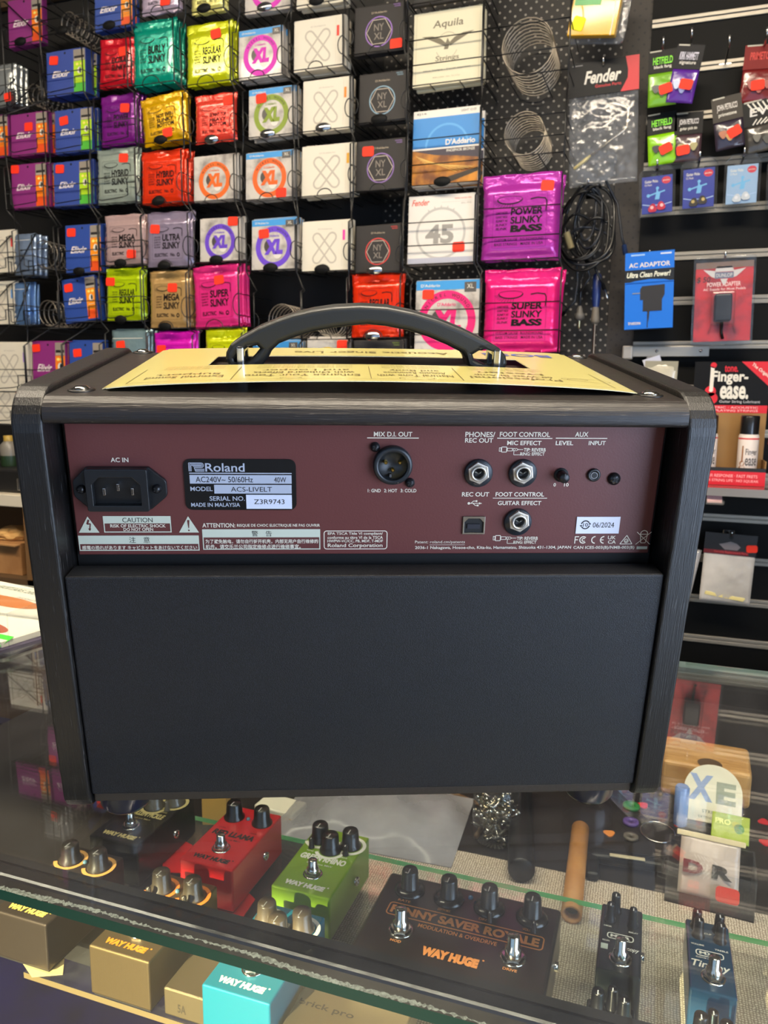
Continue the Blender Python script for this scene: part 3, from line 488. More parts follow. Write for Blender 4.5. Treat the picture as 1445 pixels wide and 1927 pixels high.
# ------------------------------------------------------------------ string packs
def sticker(parent,x,z,y,rot=0,m=STK,w=.0135,h=.0105):
    b=MB(); b.prism([rpts(-w,w,-h,h,.004,3)],-.0006,0,m); return b.build('price_sticker',parent,(x,y,z),(0,rot,0))
ELX={'po':((138,44,118),(250,130,22),(245,88,32)),'bg':((52,74,150),(182,222,32),(88,190,64)),'bo':((44,74,152),(248,150,28),(240,88,32))}
def elx(b,w,h,kind):
    a,c,d=ELX[kind]; A_=mat(a,.45); C_=mat(c,.4); D_=mat(d,.4); GY=mat((190,180,160),.5)
    t=.010; b.box(-w/2,w/2,0,t,0,h,A_,.0008); y=-.0003; xs=w*.20
    b.rect(xs,w*.49,0.004,h*.72,y,C_); b.rect(xs,w*.49,.004,h*.24,y-.0001,D_); b.rect(xs,w*.49,h*.72,h*.97,y,A_ if kind=='x' else mat((150,140,128),.5))
    b.rect(xs+.002,w*.47,h*.78,h*.83,y-.0001,INK); b.rect(xs+.002,w*.47,h*.74,h*.765,y-.0001,GY)
    b.rect(-w/2+.001,w*.49,h*.30,h*.303,y-.0001,mat([int(k*.7) for k in a],.5))
    b.text('Elixir',-w*.36,w*.10,h*.42,h*.56,y-.0001,mat((236,226,222),.5),1.6,.35)
    xc=(xs+w*.49)/2
    b.ring(xc,h*.51,0,h*.075,y-.0002,WHT,18,.8); b.ring(xc+w*.02,h*.51,0,h*.06,y-.0003,INK,14,.45); b.rect(xc-w*.09,xc+w*.09,h*.36,h*.37,y-.0002,WHT)
    for k in (-1,1): b.ring(xc+k*w*.055,h*.65,0,h*.03,y-.0002,mat((250,230,120),.5),12,1.3)
    b.disc(-w*.02,h*.93,.003,y-.0001,DARK,12); return t
def foil(b,w,h,col,words,bass=False,seed=0):
    rng=random.Random(seed*7+int(w*1e4)); M_=mat(tuple(min(250,int(c*1.02)) for c in col),.22,.28,coat=.5,bump=(70,.5,.0032),name='foil'); I_=mat((16,9,11),.5,spec=.2)
    t=.0065 if not bass else .010; iw=w*.37; iz0,iz1=h*(.13 if not bass else .12),h*.78; top=h*.87
    ph=[rng.uniform(0,6) for _ in range(6)]
    def surf(x,z):
        u=min(1,max(0,(w/2-abs(x))/(w/2-iw))); 
        if z<iz0: v_=max(0,(z-h*.05)/(iz0-h*.05))
        elif z>iz1: v_=max(0,(top-z)/(top-iz1))
        else: v_=1
        v_=min(1,v_); s=(u*(2-u))*(v_*(2-v_)); k=1-s
        wr=.0011*k*(math.sin(x*900+ph[0]+z*120)*.5+math.sin(z*700+ph[1])*.6+math.sin((x+z)*420+ph[2]))
        if z>top: wr=.0016*math.sin(x/w*9+ph[3])+.0006*math.sin(z*2600)
        if z<h*.05: wr=.0010*math.sin(x/w*13+ph[4])+.0006*math.sin(z*2600)
        return -t*s+wr+.002
    nx,nz=22,30; vs=[];fs=[]
    def edge(i,j):
        x=-w/2+w*i/nx; z=h*j/nz
        if j in (0,nz): z+=.0010*math.sin(i*.6+ph[5])
        x*=1+(-.025*math.sin(math.pi*j/nz)+.018*(j/nz>.86))
        return x,z
    for j in range(nz+1):
        for i in range(nx+1):
            x,z=edge(i,j); vs.append((x,surf(x,min(max(z,0),h)),z))
    n=len(vs)
    for j in range(nz+1):
        for i in range(nx+1):
            x,z=edge(i,j); vs.append((x,.0025+max(0,-surf(x,min(max(z,0),h)))*.5,z))
    q=nx+1
    for j in range(nz):
        for i in range(nx):
            a=j*q+i; fs.append((a,a+1,a+q+1,a+q)); fs.append((n+a,n+a+q,n+a+q+1,n+a+1))
    rim=[i for i in range(q)]+[j*q+nx for j in range(1,nz+1)]+[nz*q+i for i in range(nx-1,-1,-1)]+[j*q for j in range(nz-1,0,-1)]
    for a,c in zip(rim,rim[1:]+rim[:1]): fs.append((a,n+a,n+c,c))
    b.add(vs,fs,M_,True)
    y=-t+.002-.0004
    # face print: sleeping eye, brow, stacked lettering, small print
    W=iw*2; H=iz1-iz0; X=lambda u:-iw+u*W; Zf=lambda v_:iz0+v_*H
    b.frame(X(.03),X(.97),Zf(.02),Zf(.98),.0004,y,I_)
    ex,ez=X(.32),Zf(.88)
    arc=[(ex+W*.22*math.cos(a),ez-H*.085*math.sin(a)) for a in [math.pi*k/12 for k in range(13)]]
    b.line(arc,H*.022,y-.0001,I_); b.line([(ex+W*.22*math.cos(math.pi*k/10),ez+H*.05*math.sin(math.pi*k/10)) for k in range(11)],H*.008,y-.0001,I_)
    for k in range(9):
        a=math.pi*(.42+.06*k); b.line([(ex+W*.22*math.cos(a),ez-H*.085*math.sin(a)),(ex+W*.30*math.cos(a+.1),ez-H*.17*math.sin(a+.1))],H*.007,y-.0001,I_)
    b.line([(X(.68),Zf(.86)),(X(.80),Zf(.88)),(X(.93),Zf(.86))],H*.022,y-.0001,I_); b.line([(X(.93),Zf(.87)),(X(.96),Zf(.80)),(X(.95),Zf(.64))],H*.02,y-.0001,I_)
    ws=words.split('|'); n_w=len(ws); z1=.72; z0=.27
    for k,l in enumerate(ws):
        a=z1-(z1-z0)*k/n_w; c=z1-(z1-z0)*(k+.86)/n_w; heavy=(bass and k==n_w-1)
        b.text(l,X(.34),X(.90),Zf(c),Zf(a),y-.0001,I_,5 if heavy else 3.0,.06)
    for k in range(5): b.text('SLINKY NICKEL'[:13-k*2],X(.08),X(.29),Zf(.62-.07*k),Zf(.665-.07*k),y-.0001,I_,1.5,.2)
    if bass:
        b.text('CUSTOM GAUGE · ROUNDWOUND',X(.07),X(.93),Zf(.14),Zf(.19),y-.0001,I_,.8); b.text('BASS STRINGS · MADE IN USA',X(.07),X(.93),Zf(.06),Zf(.11),y-.0001,I_,.8)
    else:
        b.text('ELECTRIC   No.',X(.10),X(.74),Zf(.09),Zf(.19),y-.0001,I_,2.6); b.ring(X(.84),Zf(.13),H*.03,H*.06,y-.0001,I_,16,.8)
    return t
def bag(b,w,h,col):
    foil_col=mat(col,.18,.55,coat=.6,bump=(60,.6,.004)); rng=random.Random(3); vs=[];fs=[];nx,nz=12,16
    for j in range(nz+1):
        for i in range(nx+1): vs.append((-w/2+w*i/nx,-.009*math.sin(math.pi*i/nx)*math.sin(math.pi*j/nz)+rng.uniform(-.0012,.0012),h*j/nz))
    n=len(vs); vs+=[(x,.006,z) for x,y,z in vs]; q=nx+1
    for j in range(nz):
        for i in range(nx): a=j*q+i; fs+=[(a,a+1,a+q+1,a+q),(n+a,n+a+q,n+a+q+1,n+a+1)]
    rim=[i for i in range(q)]+[j*q+nx for j in range(1,nz+1)]+[nz*q+i for i in range(nx-1,-1,-1)]+[j*q for j in range(nz-1,0,-1)]
    for a,c in zip(rim,rim[1:]+rim[:1]): fs.append((a,n+a,n+c,c))
    b.add(vs,fs,foil_col,True); b.rect(-w*.4,w*.4,h*.82,h*.83,-.012,WHT); return .009
def xl(b,w,h,col,blue,big=False):
    C_=mat(col,.5); t=.007
    b.box(-w/2,w/2,0,t,0,h,mat((204,197,188),.4,coat=.3,noise=(24,(136,128,122),.46,.66)),.001); y=-.0003
    if blue: b.rect(-w/2+.001,w/2-.001,h*.87,h-.001,y-.0001,mat((60,150,215),.45)); b.text("D'Addario",-w*.42,-w*.12,h*.91,h*.95,y-.0002,WHT,.6); b.rect(w*.26,w*.44,h*.83,h*.965,y-.0002,mat((88,84,80),.4)); b.text('XL',w*.30,w*.40,h*.88,h*.94,y-.0003,WHT)
    cz=h*.45; r1=min(w,h*.88)*.465
    b.ring(0,cz,r1*.73,r1,y-.0002,C_,48); b.arctext('NICKEL WOUND',0,cz,r1*.81,r1*.11,R(-62),R(62),y-.0003,INK)
    b.disc(-r1*.30,cz+r1*.05,r1*.30,y-.0001,mat((72,66,62),.4),18,.8); b.disc(r1*.2,cz-r1*.35,r1*.22,y-.0001,mat((222,216,206),.4),18)
    b.text('XL',-r1*.52,r1*.50,cz-r1*.36,cz+r1*.38,y-.0004,C_,6,.12); b.text("D'Addario",-r1*.34,r1*.30,cz+r1*.48,cz+r1*.60,y-.0004,C_,1)
    b.text('NICKEL WOUND',-w*.2,w*.2,h*.02,h*.045,y-.0002,WHT,.5); return t
def xw(b,w,h,col):
    t=.009; b.box(-w/2,w/2,0,t,0,h,mat((222,214,196),.5),.0008); y=-.0003; G_=mat((186,177,162),.5)
    b.text("D'Addario",-w*.16,w*.14,h*.825,h*.855,y,G_,1)
    for s in (-1,1):
        vx,vz=s*w*.16,h*.21; p=[]; l=math.hypot(vx,vz); dx,dz=vx/l,vz/l; r=w*.085
        cx_,cz_=-w*.02,h*.46
        for sg in (1,-1):
            a0=math.atan2(dz*sg,dx*sg)
            for k in range(9): a=a0-math.pi/2+math.pi*k/8; p.append((cx_+sg*vx+r*math.cos(a),cz_+sg*vz+r*math.sin(a)))
        b.line(p+[p[0]],w*.032,y-.00005*s,G_)
    b.rect(w*.36,w*.41,h*.60,h*.80,y-.0001,mat(col,.5)); b.rect(w*.345,w*.348,h*.08,h*.95,y,G_); return t
def ny(b,w,h,col):
    C_=mat(col,.45); t=.011; b.box(-w/2,w/2,0,t,0,h,mat((50,47,46),.55,spec=.3),.003); y=-.0003; cz=h*.44; r=w*.27; G_=mat((128,118,108),.5)
    b.ring(0,cz,r*.93,r,y,C_,44); p=[(r*.9*math.cos(R(60*k+0)),cz+r*.9*math.sin(R(60*k))) for k in range(7)]
    b.line(p,w*.010,y-.0001,mat((206,190,172),.5)); b.text('NY',-r*.36,r*.36,cz+r*.06,cz+r*.52,y-.0001,G_,.6); b.text('XL',-r*.36,r*.36,cz-r*.50,cz-r*.06,y-.0001,G_,.6)
    b.text("D'Addario",-w*.15,w*.15,h*.81,h*.85,y-.0001,mat((168,152,130),.5),1); b.text('NICKEL',w*.28,w*.42,h*.93,h*.955,y-.0001,C_,1); b.text('WOUND',w*.30,w*.42,h*.89,h*.915,y-.0001,C_,1); return t
def aq(b,w,h,_):
    t=.010; b.box(-w/2,w/2,0,t,0,h,mat((224,216,186),.6),.001); y=-.0003; G_=mat((120,112,92),.6); L2=mat((186,178,150),.6)
    b.frame(-w*.46,w*.46,h*.03,h*.97,.0006,y,L2); b.text('Aquila',-w*.22,w*.22,h*.74,h*.87,y,G_,1,.1); b.text('Strings',-w*.17,w*.17,h*.30,h*.39,y,G_,.8,.05); b.text('New Nylgut · Tenor soprano',-w*.34,w*.34,h*.19,h*.215,y,G_,.2); b.text('Made in Italy',-w*.2,w*.2,h*.09,h*.115,y,L2,.2)
    for s in (-1,1): b.poly([(s*w*q,y-.0001*(1),h*z) for q,z in ((.02,.55),(.10,.62),(.22,.665),(.38,.675),(.30,.64),(.22,.60),(.12,.55),(.04,.51))][::s],G_)
    b.poly([(w*.00,y-.0002,h*.62),(w*.035,y-.0002,h*.55),(w*.01,y-.0002,h*.47),(-w*.05,y-.0002,h*.47),(-w*.03,y-.0002,h*.55)],G_); b.ring(0,h*.55,w*.14,w*.15,y,L2,24,1,R(20),R(160)); b.ring(-w*.01,h*.50,w*.15,w*.16,y,L2,24,1,R(200),R(340)); return t
def da(b,w,h,_):
    t=.010; b.box(-w/2,w/2,0,t,0,h,mat((226,220,210),.45),.001); y=-.0003
    b.rect(-w/2+.0005,w/2-.0005,h*.50,h*.90,y,mat((42,132,204),.4)); b.ring(w*.02,h*.50,w*.30,w*.33,y-.0001,mat((80,160,220),.4),24,1,R(0),R(180)); b.text("D'Addario",w*.0,w*.44,h*.52,h*.60,y-.0002,WHT,2)
    b.rect(-w/2+.0005,w/2-.0005,.001,h*.475,y,mat((112,62,26),.35,noise=(26,(208,136,36),.38,.66)))
    b.poly([(-w*.498,y-.0001,h*.475),(w*.498,y-.0001,h*.475),(w*.498,y-.0001,h*.33),(w*.2,y-.0001,h*.37),(-w*.15,y-.0001,h*.40)],mat((52,44,60),.4)); b.text('PHOSPHOR BRONZE',w*.02,w*.44,h*.43,h*.465,y-.0002,WHT,1)
    b.poly([(-w*.05,y-.0002,h*.08),(w*.498,y-.0002,h*.20),(w*.498,y-.0002,h*.15),(w*.06,y-.0002,h*.02)],mat((44,32,20),.4))
    for k in range(5): b.line([(-w*.44+w*.03*k,h*(.40-.025*k)),(w*.18+w*.06*k,h*(.16+.012*k))],.0009,y-.0003,mat((226,190,110),.3,.5))
    b.text('EJ16',-w*.44,-w*.30,h*.94,h*.97,y-.0001,INK,.5); b.text('LIGHT 12-53',w*.22,w*.44,h*.94,h*.97,y-.0001,INK,.3); return t
def fb(b,w,h,_):
    t=.012; b.box(-w/2,w/2,0,t,0,h,mat((222,216,208),.45),.001); y=-.0003; G_=mat((150,146,140),.5); L2=mat((186,182,176),.5); RD=mat((214,92,74),.5)
    b.text('Fender',-w*.45,-w*.18,h*.855,h*.945,y,RD,1.6,.3); b.ring(0,h*.44,w*.335,w*.37,y,L2,56,1.02); b.text('45',-w*.23,w*.20,h*.29,h*.57,y-.0001,G_,3.5)
    for a in (60,75,90,105,120): b.poly([(w*.37*math.cos(R(a-2)),y,h*.44+w*.37*math.sin(R(a-2))),(w*.37*math.cos(R(a+2)),y,h*.44+w*.37*math.sin(R(a+2))),(w*.405*math.cos(R(a)),y,h*.44+w*.405*math.sin(R(a)))],L2)
    b.rect(-w*.49,w*.49,.002,h*.09,y-.0001,mat((176,176,190),.4)); b.rect(0,w*.45,h*.885,h*.889,y,L2); b.text('NICKEL PLATED STEEL',w*.2,w*.45,h*.92,h*.94,y,RD,.3); b.text('BALL END',w*.3,w*.45,h*.85,h*.87,y,G_,.3); return t
KIND={'elx':elx,'foil':foil,'bag':bag,'xl':xl,'xw':xw,'ny':ny,'aq':aq,'da':da,'fb':fb}
PACKS=[
('A','bag',-1.649,0.984,0.073,0.105,0,((175,180,180),),2,(0.75, 0.82),'silvery string bag at the left edge of the photo above a row of purple boxes'),
('A','elx',-1.714,0.862,0.126,0.108,0,('po',),0,None,'purple and orange string box cut by the left edge, left of another purple box'),
('A','xw',-1.716,0.567,0.136,0.113,0,((230,50,40),),0,None,'white string box cut by the left edge, upper of the two beside silver-blue packs'),
('A','xw',-1.728,0.431,0.138,0.116,0,((80,150,220),),0,None,'white string box cut by the left edge, lower of the two beside silver-blue packs'),
('A','xw',-1.697,0.250,0.127,0.132,0,((170,120,220),),1,(0.1, 0.25),"white string box left of the purple box behind the amplifier's left corner"),
('A','xw',-1.738,0.159,0.149,0.113,0,((240,110,60),),0,None,'lowest white string box at the left edge, half hidden by the amplifier'),
('A','bag',-1.620,0.557,0.072,0.109,0,((150,170,200),),2,None,'silver-blue string bag right of the upper white box at the left edge'),
('A','bag',-1.641,0.428,0.051,0.113,0,((120,160,215),),2,None,'silver-blue string bag right of the lower white box at the left edge'),
('B','elx',-1.573,1.123,0.108,0.113,0,('po',),1,None,'purple and orange string box in the top left corner of the photo'),
('B','elx',-1.582,0.859,0.119,0.106,0,('po',),2,(0.5, 0.33),'purple and orange string box, third row down, left of a blue and green box'),
('B','elx',-1.593,0.728,0.115,0.113,0,('po',),2,(0.12, 0.1),'purple and orange string box directly below another purple box, sticker at its top left corner'),
('C','elx',-1.454,0.991,0.121,0.109,0,('bg',),3,(0.2, 0.2),'blue and green string box left of the red foil pack'),
('C','elx',-1.440,0.854,0.115,0.106,0,('bg',),2,(0.25, 0.25),'blue and green string box left of the purple foil pack'),
('C','elx',-1.453,0.724,0.117,0.112,0,('bg',),2,(0.18, 0.15),'blue and green string box left of the silver-grey foil pack'),
('C','elx',-1.429,0.557,0.113,0.122,0,('bo',),2,(0.18, 0.15),'blue and orange string box left of the dusty pink foil pack'),
('C','elx',-1.442,0.434,0.107,0.114,6,('bo',),2,(0.2, 0.2),'leaning blue and orange string box left of the lime foil pack'),
('C','elx',-1.563,0.246,0.111,0.139,0,('po',),2,(0.13, 0.13),"purple and orange string box behind the amplifier's top left corner"),
('C2','elx',-1.439,0.247,0.109,0.136,0,('bo',),1,(0.25, 0.22),"blue and orange string box peeking out behind the amplifier's left side panel"),
('D','elx',-1.302,1.125,0.111,0.099,0,('bo',),1,None,'blue and orange string box at the top edge above the red foil pack'),
('D','foil',-1.302,0.993,0.103,0.114,-3,((205,20,40),'EXTRA|SLINKY',),1,(0.72, 0.3),'red foil string pack, second row from top beside a blue and green box'),
('D','foil',-1.300,0.859,0.109,0.120,0,((125,28,135),'POWER|SLINKY',),3,(0.7, 0.3),'purple foil string pack above the silver-grey one'),
('D','foil',-1.312,0.722,0.123,0.133,0,((160,172,160),'HYBRID|SLINKY',),1,(0.68, 0.2),'silver-grey foil string pack left of the orange-red one'),
('D','foil',-1.299,0.572,0.118,0.124,0,((190,160,158),'MEGA|SLINKY',),2,(0.7, 0.8),'dusty pink foil string pack left of the lavender one'),
('D','foil',-1.306,0.433,0.114,0.132,0,((185,212,10),'REGULAR|SLINKY',),2,(0.15, 0.25),'lime foil string pack left of the champagne gold one'),
('D','bag',-1.296,0.279,0.115,0.132,0,((150,178,185),),2,(0.3, 0.3),"silver-blue bag of strings behind the amplifier's left top edge"),
('E','foil',-1.166,1.142,0.109,0.105,0,((190,172,195),'ULTRA|SLINKY',),1,(0.65, 0.78),'pale lavender foil pack cut by the top edge above the teal pack'),
('E','foil',-1.191,0.986,0.121,0.148,0,((0,155,130),'BURLY|SLINKY',),4,None,'teal foil string pack right of the red one'),
('E','foil',-1.168,0.853,0.117,0.112,6,((222,170,5),'NOT EVEN|SLINKY|BOTTOM',),3,(0.62, 0.82),'leaning gold yellow foil string pack below the teal one'),
('E','foil',-1.180,0.713,0.122,0.126,0,((238,58,22),'HYBRID|SLINKY',),4,None,'orange-red foil string pack below the gold yellow one'),
('E','foil',-1.169,0.561,0.125,0.132,0,((150,138,160),'ULTRA|SLINKY',),2,(0.22, 0.3),'lavender grey foil string pack above the champagne gold one'),
('E','foil',-1.173,0.413,0.114,0.140,0,((188,150,95),'MEGA|SLINKY',),3,(0.62, 0.3),'champagne gold foil string pack left of the hot pink one'),
('E','foil',-1.163,0.260,0.120,0.143,0,((225,25,190),'POWER|SLINKY',),2,(0.2, 0.3),"magenta foil pack behind the gold card's left end"),
('F','foil',-1.038,1.126,0.090,0.103,0,((222,215,130),'EXTRA|SLINKY',),1,None,'cream yellow foil pack cut by the top edge above the lime yellow pack'),
('F','foil',-1.040,0.971,0.121,0.137,0,((200,208,15),'REGULAR|SLINKY',),3,(0.68, 0.22),'lime yellow foil string pack left of the magenta ring pack'),
('F','foil',-1.027,0.841,0.109,0.110,0,((232,70,55),'SKINNY TOP|HEAVY|BOTTOM',),1,(0.85, 0.18),'coral red string pack in clear wrap left of the olive ring pack'),
('F','xl',-1.033,0.709,0.115,0.106,0,((225,100,15),0,),2,None,'orange ring string pack without a blue top, left of another orange ring pack'),
('F','xl',-1.022,0.568,0.112,0.103,0,((100,60,190),0,),2,(0.82, 0.1),'violet ring string pack without a blue top, left of another violet ring pack'),
('F','foil',-1.033,0.413,0.127,0.149,3,((238,50,135),'SUPER|SLINKY',),5,(0.6, 0.25),"hot pink foil string pack above the carrying handle's left end"),
('F','foil',-1.018,0.265,0.108,0.142,0,((205,215,15),'REGULAR|SLINKY',),1,None,"lime foil pack behind the handle's left foot"),
('G','xl',-0.882,1.107,0.119,0.107,0,((215,40,180),1,),2,None,'magenta ring pack cut by the top edge'),
('G','xl',-0.904,0.970,0.114,0.108,0,((215,40,180),1,),4,None,'magenta ring string pack, second row from top in the ring column'),
('G','xl',-0.879,0.840,0.117,0.109,0,((130,150,40),1,),4,(0.28, 0.2),'olive green ring string pack'),
('G','xl',-0.886,0.703,0.125,0.108,0,((228,95,20),1,),4,(0.75, 0.88),'orange ring string pack with a blue top band'),
('G','xl',-0.877,0.543,0.118,0.117,0,((105,65,200),1,),3,(0.28, 0.28),'violet ring string pack with a blue top band'),
('G','xl',-0.875,0.250,0.129,0.129,0,((225,190,20),1,),2,None,"blue topped string pack seen under the handle's left half"),
('H','xw',-0.754,1.102,0.115,0.075,0,((200,200,200),),2,None,'grey white string box cut by the top edge above the red marked white box'),
('H','xw',-0.759,0.971,0.121,0.109,0,((225,60,45),),4,None,'white string box with a red side mark'),
('H','xw',-0.740,0.840,0.117,0.112,0,((240,140,40),),2,None,'white string box with an orange side mark'),
('H','xw',-0.738,0.701,0.129,0.112,0,((225,165,20),),3,None,'white string box with a yellow side mark'),
('H','xw',-0.744,0.535,0.119,0.113,0,((240,60,170),),2,None,'white string box with a pink side mark'),
('H','xl',-0.740,0.255,0.107,0.128,0,((228,190,15),0,),2,(0.85, 0.12),'yellow ring string pack seen under the middle of the handle'),
('I','ny',-0.616,0.987,0.116,0.101,0,((150,105,190),),1,(0.85, 0.86),'black string box with a purple ring in the top row, sticker at its lower right'),
('I','ny',-0.607,0.845,0.112,0.106,0,((130,165,185),),1,None,'black string box with a pale blue ring'),
('I','ny',-0.610,0.703,0.119,0.110,0,((140,105,175),),1,(0.25, 0.22),'black string box with a violet ring, sticker at its upper left'),
('I','ny',-0.615,0.527,0.110,0.105,0,((215,65,60),),1,None,'black string box with a red ring'),
('I','foil',-0.619,0.383,0.118,0.143,0,((232,50,12),'REGULAR|SLINKY',),3,None,'glossy orange-red foil string pack above the handle, below the red ringed black box'),
('I','ny',-0.613,0.253,0.124,0.125,0,((130,150,60),),1,(0.2, 0.25),'black string box with green lettering peeking out under the handle'),
('J','ny',-0.466,1.068,0.149,0.116,0,((60,60,60),),0,None,'dark string box cut by the top edge above the cream box'),
('J','aq',-0.462,0.908,0.151,0.149,0,(0,),2,None,'cream string box with an eagle emblem'),
('J','da',-0.462,0.705,0.148,0.157,0,(0,),3,None,'blue and white string box with a guitar photo'),
('J','fb',-0.469,0.540,0.150,0.147,0,(0,),1,(0.78, 0.77),'white string box with a large grey number inside a ring'),
('J','xlb',-0.451,0.345,0.147,0.161,0,((225,15,110),1,),2,(0.2, 0.19),"large pink ring string pack right of the handle's crest"),
('K','foilb',-0.295,0.541,0.163,0.176,0,((178,50,165),'POWER|SLINKY|BASS',),2,(0.84, 0.17),'large purple foil bass string pack'),
('K','foilb',-0.287,0.347,0.160,0.176,0,((235,32,125),'SUPER|SLINKY|BASS',),2,None,'large hot pink foil bass string pack')]
EMPTY=[('B',-1.443,1.132,0.121,0.075),('A',-1.565,0.982,0.089,0.070),('B',-1.561,0.419,0.101,0.102),('B',-1.564,0.571,0.105,0.112),('G',-0.861,0.383,0.113,0.116),('H',-0.740,0.381,0.103,0.114),('K',-0.294,0.904,0.166,0.159),('K',-0.294,0.748,0.163,0.126)]
NAME={'elx':'string_box','foil':'string_pack','bag':'string_bag','xl':'string_pack','xw':'string_box','ny':'string_box','aq':'string_box','da':'string_box','fb':'string_box','xlb':'bass_string_pack','foilb':'bass_string_pack'}
VF=1.704; rng=random.Random(11); RACK={}
for idx,(col,kind,u,z,w,h,tilt,args,nb,st,label) in enumerate(PACKS):
    b=MB()
    if kind=='foil': t=foil(b,w,h,args[0],args[1],False,idx)
    elif kind=='foilb': t=foil(b,w,h,args[0],args[1],True,idx)
    elif kind=='xlb': t=xl(b,w,h,*args)
    else: t=KIND[kind](b,w,h,*args)
    lean=-.05; z0=z+.003
    o=b.build(NAME[kind],None,(u,VF,z0),(lean,R(-tilt),0)); tag(o,label,'guitar strings')
    RACK.setdefault(col,[]).append((u,z,w,h,0,idx))
    # the packs behind it in the same pocket
    pitch={'foil':.0099,'foilb':.0158,'bag':.018}.get(kind,t+.0025)
    for k in range(nb):
        c=o.copy(); COL.objects.link(c); c.location=(u+rng.uniform(-.0035,.0035),VF+(k+1)*pitch,z0+rng.uniform(0,.005)); c.rotation_euler=(lean,R(-tilt*.5+rng.uniform(-1.5,1.5)),0)
        tag(c,' '.join(('spare behind the '+label.replace(' string','')).split()[:16]),'guitar strings')
        if nb>1: c['group']='spares behind the '+label
    if st:
        sx=(st[0]-.5)*w; sz=(1-st[1])*h
        yy={'foil':-.0060,'foilb':-.0095,'bag':-.0105}.get(kind,-.0011)
        if kind in('foil','foilb') and not(.2<st[0]<.8 and .2<st[1]<.8): yy=-.0052 if kind=='foil' else -.0075
        sticker(o,sx,sz,yy,rng.uniform(-.12,.12))
for col,u,z,w,h in EMPTY: RACK.setdefault(col,[]).append((u,z,w,h,1,-1))
# ------------------------------------------------------------------ wire racks
FR=1.6885; BK=1.858
def pocket(parent,u,z,w,h,style,empty,chrome,badge):
    b=MB(); hw=w/2+.005; r=.0013; zb=z+.001; P=Vector
    x0,x1=u-hw,u+hw
    b.tube([(x0,BK,zb+.01),(x0,FR,zb),(x1,FR,zb),(x1,BK,zb+.01)],r,WIRE)
    for x in (u-hw*.4,u+hw*.4): b.tube([(x,FR,zb),(x,BK,zb+.008)],r*.8,WIRE)
    zt=zb+h*.46
    if style=='step':
        b.tube([(x0,BK,zt),(x0,FR,zt),(x1,FR,zt),(x1,BK,zt)],r,WIRE); s=h*.34
        b.tube([(x0,FR,zb+s),(x0+w*.14,FR,zb+s),(x0+w*.14,FR,zb+.012),(x0+w*.24,FR,zb+.008)],r,WIRE); b.tube([(x1,FR,zb+s),(x1-w*.2,FR,zb+s),(x1-w*.2,FR,zb+s*.35),(x1-w*.34,FR,zb+.012),(x0+w*.24,FR,zb+.008)],r,WIRE)
    elif style=='ring':
        q=h*.17; zc=zb+h*.36
        b.tube([(x0+q*.62*math.sin(R(t)),FR,zc+q*math.cos(R(t))) for t in range(0,181,15)],r*.9,WIRE); b.tube([(x1-q*.62*math.sin(R(t)),FR,zc+q*math.cos(R(t))) for t in range(0,181,15)],r*.9,WIRE)
        b.tube([(u+q*.95*math.cos(R(t)),FR,zb+q*.75*math.sin(R(t))) for t in range(0,181,15)],r*.9,WIRE)
        for zz in (zc+q,zc-q): b.tube([(x0,FR,zz),(x0,BK,zz)],r*.8,WIRE); b.tube([(x1,FR,zz),(x1,BK,zz)],r*.8,WIRE)
    else:
        for f in (.27,.60): b.tube([(x0,BK,zb+h*f),(x0,FR,zb+h*f),(x1,FR,zb+h*f),(x1,BK,zb+h*f)],r,WIRE)
    pk=ob(b,'wire_pocket',parent)
    if badge:
        b=MB(); m=CHR if chrome else mat((12,12,12),.6,spec=.2)
        b.lathe([(.0001,0),(.018,0),(.019,.0012),(.017,.0026),(.0001,.003)],m,22,(0,0,0),'y'); o=b.build('name_badge',pk); o.scale=(1,1,.55); o.location=(u,FR-.0015,zb+.004)
    if empty:
        b=MB(); rr=min(w,h)*.33; n=8 if style!='bar' else 9; pts=[]
        for k in range(n*20+1):
            a=2*math.pi*k/20; f=k/(n*20); pts.append((u+rr*math.cos(a),FR+.02+f*(BK-FR-.03),z+rr*1.15+rr*math.sin(a)+.004))
        b.tube(pts,.0016,mat((150,142,130),.35,.8),6); b.build('pusher_spring',pk)
CHB=('magenta ring pack cut','olive','orange side','with a red ring','above the handle, below'); BKB=('gold yellow','coral','dusty','lavender grey','violet ring string pack with','pink side','pale blue ring','guitar photo','top left corner of','top edge above the red','cream yellow','champagne')
STY={'A':'step','B':'step','C':'step','C2':'step','D':'step','E':'ring','F':'ring','G':'ring','H':'ring','I':'ring','J':'bar','K':'bar'}
RL={'A':'wire rack at the left edge of the photo, holding white boxes and a silvery bag','B':'wire rack with purple and orange boxes, at the left','C':'wire rack with blue and green boxes, left of the foil packs','C2':'low wire pocket just left of the silver-blue bag, behind the amplifier corner','D':'wire rack holding the red, purple and silver-grey foil packs','E':'wire rack holding the teal, gold yellow and orange-red foil packs','F':'wire rack holding the coral and hot pink packs','G':'wire rack holding ring packs with blue tops','H':'wire rack holding white boxes with coloured side marks','I':'wire rack holding black boxes with thin coloured rings','J':'wire rack holding the cream eagle box and the large grey number box','K':'wire rack of the large bass packs, its upper pockets empty with bare springs'}
